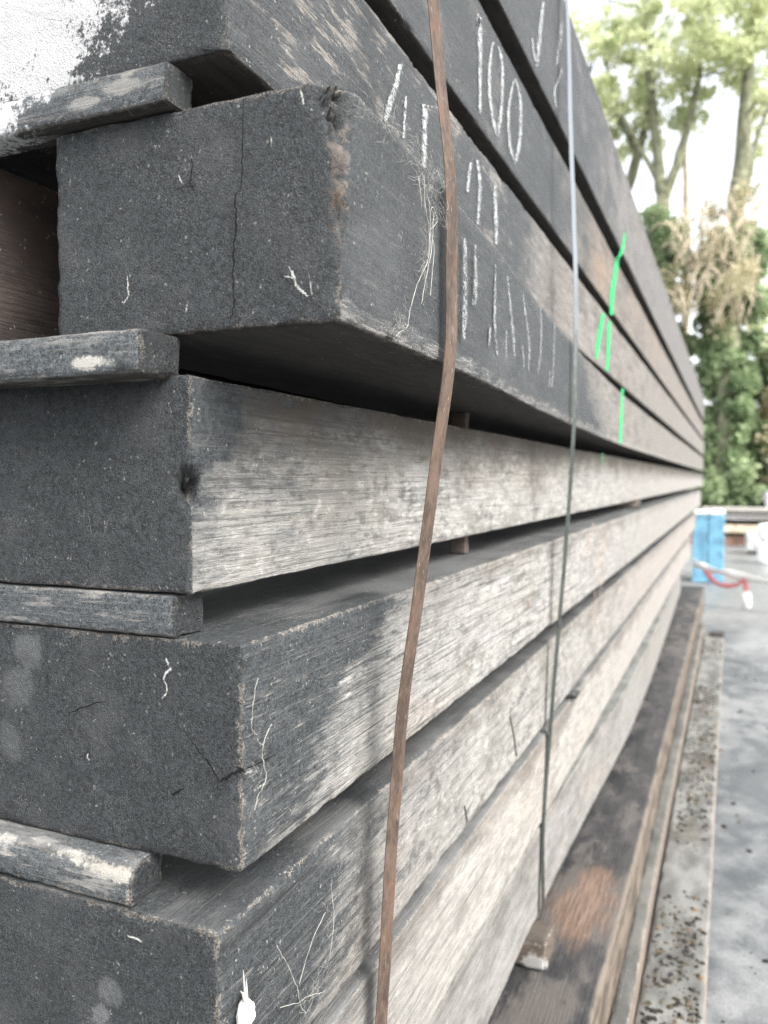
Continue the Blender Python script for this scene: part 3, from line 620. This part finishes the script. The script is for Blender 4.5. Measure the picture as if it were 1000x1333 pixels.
# ------------------------------------------------------------------ cobwebs and cocoon
def web_mat():
    t = NT('web silk'); d = t.bsdf((.3, .295, .27), .8); return t.done(d)
WEB = web_mat()
def cobweb(label, lines, yk, fuzz, seed, r=.00034):
    rnd = random.Random(seed); V = []; F = []
    for ln in lines:
        P = [(x+rnd.uniform(-.0015, .0015), yfront(yk, x)-.004-rnd.uniform(0, .003), z) for x, z in ln]
        P = smooth_pts(P, 5); P = [q+np.array([rnd.uniform(-.0009, .0009), 0, rnd.uniform(-.0009, .0009)]) for q in P]
        tube(V, F, P, [r*rnd.uniform(.5, 1.5) for _ in P], 4)
    for (x0, z0, x1, z1, sp, n, ln) in fuzz:
        for _ in range(n):
            t = rnd.random(); x = x0+(x1-x0)*t+rnd.gauss(0, sp); z = z0+(z1-z0)*t+rnd.gauss(0, sp); a = rnd.uniform(0, 6.28); l = ln*rnd.uniform(.3, 1.2); c = rnd.uniform(-1.5, 1.5)
            P = [(x+math.cos(a+c*s)*l*s, yfront(yk, x)-.003-.004*math.sin(3.1*s)-.002*rnd.random(), z+math.sin(a+c*s)*l*s) for s in (0, .3, .65, 1)]
            tube(V, F, P, [r*.3]*4, 3)
    return tag(mesh_np('cobweb', np.array(V), F, WEB), label, 'cobweb', None)
cobweb('tangled grey cobweb hanging down the jutting black beam beside the rusty strap',
       [[(.7621, .3), (.7799, .278), (.7892, .2517), (.7783, .2183), (.7526, .1898), (.7322, .1636), (.7224, .1438), (.6977, .1312)],
        [(.7799, .278), (.8006, .2665), (.7849, .2314), (.7719, .194), (.7634, .1734)], [(.77, .30), (.772, .27), (.781, .25), (.778, .22)], [(.80, .275), (.79, .25), (.80, .235), (.795, .21), (.785, .185)],
        [(.7892, .2517), (.80, .262), (.81, .268), (.795, .2755), (.785, .27)], [(.75, .292), (.757, .27), (.762, .265)]],
       'B', [(.625, .312, .83, .312, .007, 120, .022), (.74, .305, .82, .275, .010, 90, .024), (.785, .26, .76, .19, .006, 40, .025), (.72, .15, .70, .135, .006, 30, .02)], 3)
cobweb('wisp of cobweb across the cracked corner of the half blackened beam',
       [[(.6121, -.175), (.6044, -.1922), (.6005, -.2149), (.605, -.225)], [(.635, -.222), (.625, -.2288), (.618, -.235), (.6166, -.2471), (.6242, -.267), (.6203, -.2726), (.6075, -.2716)], [(.618, -.272), (.609, -.279), (.602, -.29)], [(.607, -.228), (.613, -.234), (.618, -.236)]],
       'D', [(.61, -.2, .605, -.29, .004, 20, .012)], 4, .0003)
cobweb('dusty cobweb spread over the side of the fifth beam near the cocoon',
       [[(.6465, -.4355), (.6649, -.4641), (.6841, -.498), (.6948, -.5199), (.7042, -.5375)], [(.6531, -.5), (.687, -.5152), (.7107, -.5239), (.7443, -.5374)], [(.69, -.50), (.72, -.47), (.75, -.455)], [(.76, -.43), (.765, -.47), (.755, -.51)]],
       'E', [(.70, -.525, .74, -.53, .009, 30, .025), (.755, -.43, .75, -.52, .008, 30, .03)], 5, .0003)
def cocoon():
    import bmesh
    bm = bmesh.new(); bmesh.ops.create_icosphere(bm, subdivisions=4, radius=1)
    P = np.array([v.co[:] for v in bm.verts]); n = fbm(P, 3.2, 4.0)
    for v, q in zip(bm.verts, n):
        v.co *= .78+q*.5; v.co.x *= .0105; v.co.y *= .0065; v.co.z *= .0135
        if v.co.z > 0: v.co.x *= 1-.5*(v.co.z/.0135)**2
        if v.co.z < -.002: v.co.y += .004*max(0, 1-abs(v.co.x)/.006)
    me = bpy.data.meshes.new('spider_cocoon'); bm.to_mesh(me); bm.free(); me.polygons.foreach_set('use_smooth', np.ones(len(me.polygons), bool))
    me.materials.append(plain('cocoon silk', (.72, .71, .67), .95, .15, 300, bump=.002))
    o = link(bpy.data.objects.new('spider_cocoon', me)); o.location = (.593, .3835, -.468)
    V = []; F = []
    for dx, top in ((0, -.43), (.003, -.44), (-.003, -.446)): tube(V, F, [(dx*.4, 0, .011), (dx, .001, .02), (dx*1.6+.001, .003, top+.468)], [.0022, .001, .0002], 5)
    mesh_np('silk_thread', np.array(V), F, WEB, o)
    return tag(o, 'white woolly spider cocoon stuck beside the lower corner', 'cocoon')
cocoon()

# ------------------------------------------------------------------ timbers lying under and beside the stack
def bearer_mat():
    return timber_mat('block', 31, axis=0, L=-1, h=.065, light=(.14, .105, .08), dark=(.05, .04, .03), tan=(.13, .09, .06), topc=(.09, .075, .06), worn=.8, top_dirt_shade=0, mott=.6, wear_patch=0,
                      patches=((.02, .095, .012, .028, .85, (.45, .45, .43)),), fend_paint=0)
o = beam_mesh('bearer_block', .5, .10, .062, bearer_mat(), (1.79, .345, -1.0485), None, 31, 3.2, (), None, .3, .006, 8)
o.rotation_euler = (0, 0, RAD(90)); tag(o, 'brown bearer block end with flaking white top, under the lowest beam', 'bearer block')
def base_mat(name, seed, **k):
    a = dict(L=-1, amp=.1, blot=.1, h=.2, mott=.4, wear_patch=0, top_dirt_shade=0, worn=.8, tanamt=.5, light=(.3, .25, .21), dark=(.12, .1, .09)); a.update(k)
    return timber_mat(name, seed, **a)
def base_top_mat():
    t = NT('dark rust stained board'); p = t.obj(); x, y, z = t.xyz(p); top = t.attr('ftop'); edge = t.attr('edge')
    q = t.vec(p, (.55, 1.4, 1)); a = t.noise(q, 3.0, 5, .6); b = t.noise(t.vec(p, (.4, 1, 1)), 17, 5, .65); g = t.noise(t.vec(p, (.04, 1, 1)), 260, 3)
    c = t.mix(t.step(b, .35, .65), (.018, .018, .019), (.042, .039, .038))
    c = t.mix(t.step(t.add(t.mul(a, .6), t.mul(b, .4)), .5, .56, 0, .7), c, (.072, .064, .058))
    dn = t.n('VectorMath', operation='DISTANCE'); t.set(dn.inputs[0], t.vec(p, (.42, 1, 0))); dn.inputs[1].default_value = (2.02*.42, .085, 0)
    c = t.mix(t.step(t.add(dn.outputs[1], t.mul(t.sub(b, .5), .16)), .05, .095, .85, 0), c, t.mix(t.step(g, .4, .6), (.075, .047, .034), (.145, .098, .072)))
    s = t.mix(t.step(b, .4, .6), (.06, .047, .036), (.13, .105, .082))
    c = t.mix(top, s, c)
    c = t.mix(t.mul(t.step(edge, .004, .012, 1, 0), t.step(b, .42, .55, .2, .85)), c, (.105, .088, .07))
    r = t.step(b, .3, .7, .35, .75)
    return t.done(t.bsdf(c, r, t.bump(t.add(g, b), .004, .6), 0, .4))
o = beam_mesh('base_timber', 8.6, .42, .21, base_top_mat(), (0, .233, -1.2605), [(0, .233), (1.5, .234), (2.2, .226), (3.4, .233), (9, .233)], 41, 2.2, (), None, 3.0, .02, 14)
tag(o, 'dark base timber with an orange bare patch, right under the stack', 'base timber', 'timbers lying on the ground')
o = beam_mesh('base_timber', 7.2, .041, .082, base_mat('grey strip', 42, h=.082, topc=(.15, .15, .135), light=(.24, .2, .165), dark=(.13, .11, .09)), (0, .190, -1.268), [(0, .19), (2.0, .187), (2.6, .192), (9, .19)], 42, 2.0, (), None, 3.0, .02, 5)
tag(o, 'narrow grey strip of timber beside the dark base timber', 'base timber', 'timbers lying on the ground')
o = beam_mesh('base_timber', 7.0, .149, .03, base_mat('pale board', 43, h=.03, topc=(.235, .235, .22), pscale=(.3, 1, 1), pn=2.0, patches=((1.5, .08, .03, .035, .6, (.07, .058, .042)), (2.2, .06, .03, .03, .5, (.06, .05, .04)), (2.9, .09, .03, .045, .6, (.075, .062, .042)), (3.7, .07, .03, .05, .6, (.07, .056, .04)), (4.6, .08, .03, .05, .5, (.08, .062, .045))), light=(.3, .24, .19), dark=(.16, .13, .1)), (0.1, .0375, -1.2705), [(0, .0375), (2.5, .036), (3.5, .039), (9, .037)], 43, 2.0, (), None, 3.0, .02, 12)
tag(o, 'pale outermost board on the ground, strewn with dark crumbs', 'base timber', 'timbers lying on the ground')
o = boxes('wood_offcut', [(6.9, 7.06, .04, .15, GZ+.001, GZ+.05)], plain('dark offcut', (.03, .027, .025), .8, .4, 40), bevel=.006, jit=.008); tag(o, 'short dark offcut at the far end of the pale board', 'offcut')
def debris(seed, n, name, label, yr, zb, sizes, clus):
    rnd = random.Random(seed); V = []; F = []; H = []
    for _ in range(n):
        x = .9+6*rnd.random()**1.5; cl = vnoise(np.array([[x, 0, 0]]), 2.2)[0]
        if clus and rnd.random() > -.25+1.35*cl: continue
        y = yr[0]+(yr[1]-yr[0])*rnd.random(); s = rnd.choice(sizes)*rnd.uniform(.7, 1.3)
        z = zb; b = len(V); a = rnd.uniform(0, 3.14); k = rnd.randint(4, 6); e = rnd.uniform(.4, 1)
        for ly in (0, 1):
            for i in range(k):
                t = a+i*6.283/k; r = s*rnd.uniform(.7, 1.2)*(1 if ly == 0 else .6)
                cx, sy = math.cos(t)*r*1.25, math.sin(t)*r*e; V.append((x+cx*math.cos(a)-sy*math.sin(a), y+cx*math.sin(a)+sy*math.cos(a), z+ly*s*.7)); 
        h = rnd.random(); H += [h]*(2*k)
        for i in range(k): F.append((b+i, b+(i+1) % k, b+k+(i+1) % k, b+k+i))
        F.append(tuple(b+k+i for i in range(k)))
    t = NT('bark crumbs'); h = t.attr('hue')
    c = t.mix(t.step(h, .5, .95), (.018, .016, .014), (.08, .065, .04)); c = t.mix(t.step(h, .95, .96), c, (.13, .085, .05))
    tag(mesh_np(name, np.array(V), F, t.done(t.bsdf(c, .9)), attrs={'hue': H}, smooth=False), label, 'debris', kind='stuff')
debris(9, 5200, 'bark_crumbs', 'dark crumbs of bark and moss strewn along the pale board', (.048, .173), -1.2405, (.0010, .0014, .002, .003, .0055, .0075), True)
debris(10, 900, 'yard_litter', 'small grit and leaf bits scattered over the grey yard surface', (-1.4, .034), GZ+.0005, (.0012, .002, .003, .005, .009), False)

# ================================================================== YARD THINGS IN THE DISTANCE
def blue_pack():
    r = empty('packed_pallet', (10.95, .26, GZ)); rnd = random.Random(4)
    blue = plain('blue packs', (.14, .31, .43), .45, .2, 9, spec=.5); L = []
    for i in range(15):
        for s in (-1, 1): L.append((-.2+rnd.uniform(-.006, .006), .2+rnd.uniform(-.006, .006), s*.0895-.088+rnd.uniform(-.004, .004), s*.0895+.088+rnd.uniform(-.004, .004), .012+i*.0552, .012+i*.0552+.049))
    for q in L: boxes('pack', [q], blue, r, bevel=.006)
    wm = plain('white sheet', (.8, .82, .82), .5, .05)
    for q in ((-.205, .205, -.185, -.004, .842, .895), (-.205, .205, .004, .185, .842, .885)): boxes('white_cover', [q], wm, r, bevel=.014, jit=.006)
    tag(r, 'bright blue stacked packs with white top at the far end of the stack', 'stacked packs')
blue_pack()
def tape():
    r = empty('barrier_tape', (9.0, .345, -.88))
    def ribbon(pts, w, tw):
        P = smooth_pts(pts, 6); T = np.interp(np.linspace(0, 1, len(P)), np.linspace(0, 1, len(tw)), tw); V = []; F = []
        for i, p in enumerate(P):
            d = np.array(P[min(i+1, len(P)-1)])-np.array(P[max(i-1, 0)]); d /= np.linalg.norm(d); a = np.cross(d, [1., 0, 0]); a /= np.linalg.norm(a); b = np.cross(d, a)
            s = a*math.cos(RAD(T[i]))+b*math.sin(RAD(T[i])); q = np.cross(s, d)
            for sx, sn in ((-1, -1), (0, -2.5), (1, -1), (1, 1), (0, -.5), (-1, 1)): V.append(p+s*sx*w/2+q*sn*.0015-np.array(r.location))
        for i in range(len(P)-1):
            for j in range(6): F.append((i*6+j, i*6+(j+1) % 6, i*6+6+(j+1) % 6, i*6+6+j))
        return np.array(V), F
    wm = plain('white tape', (.85, .85, .84), .4, .03, 20); rm = plain('red tape', (.66, .24, .26), .4, .1, 20)
    V, F = ribbon([(9.0, .352, -.865), (8.95, .29, -.885), (8.9, .2, -.915), (8.8, .05, -.935), (8.7, -.1, -.955), (8.6, -.3, -.975), (8.4, -.8, -1.0), (8.3, -1.6, -.97)], .10, [10, 40, 20, 60, 20, 35, 70, 30, 40]); mesh_np('white_band', V, F, wm, r)
    V, F = ribbon([(8.93, .235, -.905), (8.9, .215, -.96), (8.85, .13, -1.04), (8.8, .03, -1.06), (8.75, -.07, -1.03), (8.7, -.12, -.985), (8.68, -.135, -1.03), (8.68, -.14, -1.09)], .055, [30, 10, 40, 20, 45, 60, 30, 20]); mesh_np('red_band', V, F, rm, r)
    V, F = ribbon([(8.68, -.14, -1.09), (8.68, -.143, -1.14), (8.68, -.15, -1.25)], .09, [20, 0, 40]); mesh_np('white_tail', V, F, wm, r)
    tag(r, 'red and white barrier tape sagging in front of the blue packs', 'barrier tape')
tape()
def pile():
    rnd = random.Random(12); pale = timber_mat('pale planks', 51, axis=1, L=-1, h=.1, light=(.62, .6, .55), dark=(.4, .38, .34), mott=.1, top_dirt_shade=0, topc=(.7, .68, .62)); X = 17.0
    grey = timber_mat('grey planks', 52, axis=1, L=-1, h=.1, light=(.5, .52, .53), dark=(.3, .31, .32), mott=.15, top_dirt_shade=0, topc=(.6, .6, .58)); brown = plain('brown bearer', (.16, .1, .075), .85, .35, 5); tanm = plain('tan baulk', (.42, .36, .27), .85, .25, 6)
    for z0, z1, n, m, lab in ((-.655, -.548, 2, pale, 'top layer of pale planks on the far timber pile'), (-.775, -.665, 2, grey, 'greyish plank layer beneath the top of the far timber pile'), (-1.02, -.86, 1, tanm, 'tan baulk lying low in the far timber pile'), (-1.271, -1.06, 1, brown, 'reddish brown bearer at the bottom of the far timber pile')):
        for i in range(n):
            h = (z1-z0)/n
            o = boxes('timber_plank', [(X-.0+rnd.uniform(-.05, .05), X+.9, -3.4+rnd.uniform(-.3, .3), .55+rnd.uniform(-.2, .3), z0+h*i+.003, z0+h*(i+1)-.004)], m, bevel=.008, jit=.02, seed=i)
            tag(o, lab if n == 1 else lab.replace('layer', ('lower', 'upper')[i]+' layer'), 'plank', 'timber pile across the yard')
    dm = plain('dark spacer', (.05, .042, .036), .9, .3, 8)
    for z0, z1, lab in ((-.857, -.78, 'thick dark spacer above the tan baulk of the far timber pile'), (-1.058, -1.024, 'thin dark spacer below the tan baulk of the far timber pile')): tag(boxes('pile_spacer', [(X+.25, X+.6, -3.2, .4, z0, z1)], dm, bevel=.005), lab, 'spacer', 'timber pile across the yard')
    r = empty('concrete_block', (15.3, -.42, GZ))
    boxes('body', [(-.2, .2, -.25, .2, .06, .37)], plain('pale concrete', (.42, .43, .42), .85, .15, 8), r, bevel=.03); boxes('foot', [(-.17, .17, -.22, .16, .001, .059)], plain('dark feet', (.06, .06, .05), .9, .2), r, bevel=.006)
    V = []; F = []; tube(V, F, [(-.201, -.03, .22), (-.225, -.03, .22)], [.078, .072], 24); mesh_np('white_disc', np.array(V), F, plain('white disc', (.85, .85, .84), .5, .05), r, smooth=False)
    tag(r, 'pale grey block with a round white disc, before the far pile', 'block')
    r = empty('barrier_post', (13.6, -.5, GZ)); wm = plain('white plastic', (.86, .86, .85), .45, .04); V = []; F = []
    tube(V, F, [(0, 0, .0), (0, 0, .02), (0, 0, .08), (0, 0, .3), (0, 0, .35)], [.12, .14, .145, .125, .10], 20); mesh_np('base', np.array(V), F, wm, r)
    V = []; F = []; tube(V, F, [(0, 0, .35), (0, 0, .37), (0, 0, .41), (0, 0, .56), (0, 0, .6), (0, 0, .61)], [.06, .13, .145, .145, .12, .05], 20); mesh_np('head', np.array(V), F, wm, r)
    tag(r, 'squat white plastic barrier post at the right edge', 'barrier post')
    r = empty('parked_machine', (24, -1.35, GZ)); dk = plain('dark machine paint', (.09, .095, .12), .5, .2, 5); lg = plain('pale machine panel', (.5, .48, .49), .5, .1)
    boxes('chassis', [(-.5, 1.6, -1.2, .55, .35, .95)], lg, r, bevel=.05); boxes('cab', [(-.3, 1.0, -1.1, .45, .951, 1.75)], dk, r, bevel=.08); boxes('roof', [(-.4, 1.1, -1.15, .5, 1.752, 1.85)], lg, r, bevel=.03)
    for wx in (-.1, 1.2):
        V = []; F = []; tube(V, F, [(wx, .40, .35), (wx, .44, .35), (wx, .60, .35), (wx, .64, .35)], [.28, .34, .34, .28], 20); mesh_np('wheel', np.array(V), F, plain('tyre', (.03, .03, .03), .9, .2), r)
    tag(r, 'grey parked machine beyond the timber pile, cut by the right edge', 'machine')
pile()

# ================================================================== TREES
def leaf_mat(name, cols, trans=.5):
    t = NT(name); h = t.attr('hue'); c = t.mix(t.step(h, 0, .55, smooth=False), cols[0], cols[1]); c = t.mix(t.step(h, .6, 1.0, smooth=False), c, cols[2])
    d = t.bsdf(c, .6, None, 0, .3); tr = t.n('BsdfTranslucent'); t.set(tr.inputs[0], c); mx_ = t.n('MixShader'); mx_.inputs[0].default_value = trans
    t.t.links.new(d, mx_.inputs[1]); t.t.links.new(tr.outputs[0], mx_.inputs[2]); return t.done(mx_.outputs[0])
def leaves(name, C, R, N, size, mat, parent, seed, flat=.7, slim=.5):
    """clumps of folded leaf blades: centres C (n,3), radii R, N per clump"""
    g = np.random.default_rng(seed); C = np.asarray(C, float); n = len(C)
    idx = np.repeat(np.arange(n), N); m = len(idx); d = g.normal(size=(m, 3)); d /= np.linalg.norm(d, axis=1)[:, None]
    P = C[idx]+d*(g.random(m)**.45)[:, None]*np.asarray(R)[idx][:, None]*np.array([1, 1, flat])
    a = g.normal(size=(m, 3)); a /= np.linalg.norm(a, axis=1)[:, None]; b = np.cross(a, g.normal(size=(m, 3))); b /= np.linalg.norm(b, axis=1)[:, None]; nn = np.cross(a, b)
    s = (size*(.6+.8*g.random(m)))[:, None]
    V = np.stack([P-a*s, P+b*s*slim-nn*s*.12, P+a*s, P-b*s*slim-nn*s*.12], 1).reshape(-1, 3)
    F = np.arange(m*4).reshape(m, 4); hue = np.repeat(np.clip(g.random(n)[idx]*.65+g.random(m)*.35, 0, 1), 4)
    return mesh_np(name, V, F, mat, parent, None, {'hue': hue}, smooth=False)
bark = plain('bark', (.17, .175, .115), .9, .4, 6, bump=.02); bark_pale = plain('pale bark', (.5, .43, .32), .9, .3, 6, bump=.02)
needle = leaf_mat('pale foliage', ((.42, .48, .26), (.58, .62, .38), (.72, .72, .5))); ivy = leaf_mat('ivy', ((.13, .19, .095), (.27, .35, .19), (.46, .52, .33)), .5); brownish = leaf_mat('dry brush', ((.3, .28, .17), (.42, .39, .25), (.55, .5, .34)), .5)
def tree(loc, stems, crown, ivy_h, label, seed, bk=bark, crown_mat=None, leaf=.12, npc=75, ivy_r=.35):
    """stems: lists of (dx, dz, radius); crown: list of (dy, dz, spread_y, spread_z, count)"""
    rnd = random.Random(seed); r = empty('tree', loc); V = []; F = []
    allp = []
    for st in stems:
        P = smooth_pts([(q[0], q[1], q[2]) for q in st], 5); Rr = np.interp(np.linspace(0, 1, len(P)), np.linspace(0, 1, len(st)), [q[3] for q in st])
        P = [p+np.array([0, rnd.uniform(-.05, .05), 0]) if 0 < i < len(P)-1 else p for i, p in enumerate(P)]
        tube(V, F, P, Rr, 8); allp.append((P, Rr))
    C = []; R = []
    for (dy, dz, sy, sz, n) in crown:
        for _ in range(n):
            c = np.array([rnd.gauss(0, 1.6), dy+rnd.gauss(0, sy), dz+rnd.gauss(0, sz)]); C.append(c); R.append(rnd.uniform(.3, .85))
    tips = [p for P, Rr in allp for p in P[len(P)//2:]]
    for c in C[::2]:                    # a twig from the nearest limb to every second clump
        b = min(tips, key=lambda q: np.linalg.norm(q-c)); mid = (b+c)/2+np.array([0, rnd.uniform(-.2, .2), rnd.uniform(-.1, .35)]); tube(V, F, [b, mid, c], [.045, .03, .012], 4)
    mesh_np('trunk', np.array(V), F, bk, r)
    if C: leaves('crown', C, R, npc, leaf, crown_mat or needle, r, seed)
    if ivy_h:
        C = []; R = []
        for P, Rr in allp[:ivy_h[1]]:
            for p, q in zip(P, Rr):
                if ivy_h[2] <= p[2] < ivy_h[0]:
                    for _ in range(11): C.append(p+np.array([rnd.gauss(0, ivy_r), rnd.gauss(0, ivy_r), rnd.uniform(-.5, .5)])); R.append(rnd.uniform(.25, .55))
        leaves('ivy', C, R, 170, .11, ivy, r, seed+50, 1.1, .8)
    return tag(r, label, 'tree', 'trees beyond the yard')
tree((30, 2.15, GZ), [[(0, 0, 0, .3), (0, .1, 5, .28), (0, .25, 10.6, .24), (0, .32, 11.4, .2), (0, .6, 14, .15), (0, .9, 17.5, .07)], [(0, .25, 10.6, .2), (0, -.3, 12.4, .16), (0, -.75, 14.3, .12), (0, -1.1, 17, .06)], [(0, .32, 11.4, .12), (0, 1.4, 13.5, .08), (0, 2.2, 15.5, .04)]],
     [(.3, 15.2, 1.3, .9, 26), (-.9, 16.4, 1.1, 1.3, 22), (1.0, 18, 1.6, 1.5, 24), (1.9, 14.6, .7, .7, 8)], (10.5, 1, 3), 'forked tree with a pale feathery crown just right of the stack', 61)
tree((31, 4.9, GZ), [[(0, 0, 0, .3), (0, -.2, 6, .25), (0, -.95, 10.8, .22), (0, -1.55, 12.9, .19), (0, -1.9, 14.5, .13), (0, -2.0, 17, .06)], [(0, -1.55, 12.9, .1), (0, -.7, 14.6, .07), (0, .2, 16, .03)]],
     [(-1.4, 14.7, .8, .9, 18), (-.2, 15.6, .9, 1.0, 14), (-.9, 18.2, 1.0, 1.3, 12)], None, 'leaning dark tree at the left of the wood, mostly hidden by the stack', 62)
tree((30, .30, GZ), [[(0, 0, 0, .42), (0, -.05, 4, .36), (0, -.18, 8, .32), (0, -.3, 10.8, .3), (0, -.55, 14, .22), (0, -.7, 18, .1)], [(0, -.28, 10.2, .14), (.1, -.6, 11.2, .11), (.2, -.75, 12.2, .09), (.2, -1.2, 13.6, .07), (.2, -1.5, 15, .04)], [(0, -.1, 6, .12), (0, .5, 7.5, .09), (0, .8, 9.5, .06), (0, .7, 11, .03)]],
     [(-.5, 16.0, 1.0, 1.2, 24), (-1.6, 17.5, 1.0, 1.6, 22), (-.2, 19, 1.2, 1.2, 14), (-1.6, 14.2, .6, .7, 8)], (9.5, 1, -1), 'tall tree with its straight trunk wrapped in thick green ivy', 63, bark, None, .12, 75, .42)
tree((32, 1.75, GZ), [[(0, 0, 0, .17), (0, -.05, 4, .15), (0, -.12, 8, .13), (0, 0, 12, .1), (0, .2, 16, .05)], [(0, -.1, 7, .06), (0, .4, 8.2, .04), (0, .7, 9.5, .02)]], [(.1, 17, .8, 1.0, 8)], None, 'slim pale bare trunk between the stack and the ivy trunk', 64, bark_pale)
tree((33, -1.75, GZ), [[(0, 0, 0, .3), (0, 0, 5, .26), (0, .1, 10, .2), (0, .2, 15, .12), (0, .1, 19, .06)]], [(.35, 6.6, .5, .8, 22), (.1, 4.6, .6, .8, 14), (0, 16.5, 1.0, 1.6, 24), (.2, 13, .6, .6, 4)], (6.2, 1, 0), 'dense dark green ivy clad tree at the right edge', 65, bark, None, .11, 90, .45)
def brush(name, label, loc, n, spread, hmax, mat, seed, twig=True, hue_mat=None, clumps=0, leafs=.1, rad=.018):
    rnd = random.Random(seed); r = empty(name, loc); V = []; F = []
    for _ in range(n):
        x, y = rnd.gauss(0, .6), rnd.uniform(-spread, spread); z0 = rnd.uniform(0, hmax[0]); a = rnd.uniform(-1, 1); l = rnd.uniform(.5, 1)*hmax[1]
        P = [(x, y, z0), (x, y+a*l*.25, z0+l*.4), (x, y+a*l*.6, z0+l*.55), (x, y+a*l*.9, z0+l*rnd.uniform(.3, .6))]
        tube(V, F, smooth_pts(P, 3), np.linspace(rad*1.5, rad*.4, 10), 4)
    if V: mesh_np('branches', np.array(V), F, mat, r)
    if clumps:
        C = [(rnd.gauss(0, .7), rnd.uniform(-spread, spread), rnd.random()**1.3*(hmax[0]+hmax[1]*.6)) for _ in range(clumps)]
        leaves('foliage', C, [rnd.uniform(.3, .6) for _ in C], 130, leafs, hue_mat, r, seed+9, 1.0, .7)
    return tag(r, label, 'shrub', 'undergrowth beyond the yard')
brush('bare_shrub', 'pale bare twigs arching between the trunks', (29, .7, GZ+6.2), 170, 1.3, (3.6, 2.0), bark_pale, 71, clumps=14, hue_mat=brownish, leafs=.07)
brush('leafy_shrub', 'green bushes at the foot of the ivy trunk', (32.5, 1.0, GZ), 20, 1.6, (2.6, 2.2), bark, 72, clumps=110, hue_mat=ivy)
brush('leafy_shrub', 'bushes with dark leaves right of the ivy trunk', (31.5, -.9, GZ), 20, 1.2, (2.0, 1.8), bark, 73, clumps=70, hue_mat=ivy)
brush('dry_shrub', 'brownish dry brush at the right edge of the wood', (31, -2.0, GZ), 50, 1.0, (3.2, 2.0), bark_pale, 74, clumps=45, hue_mat=brownish)
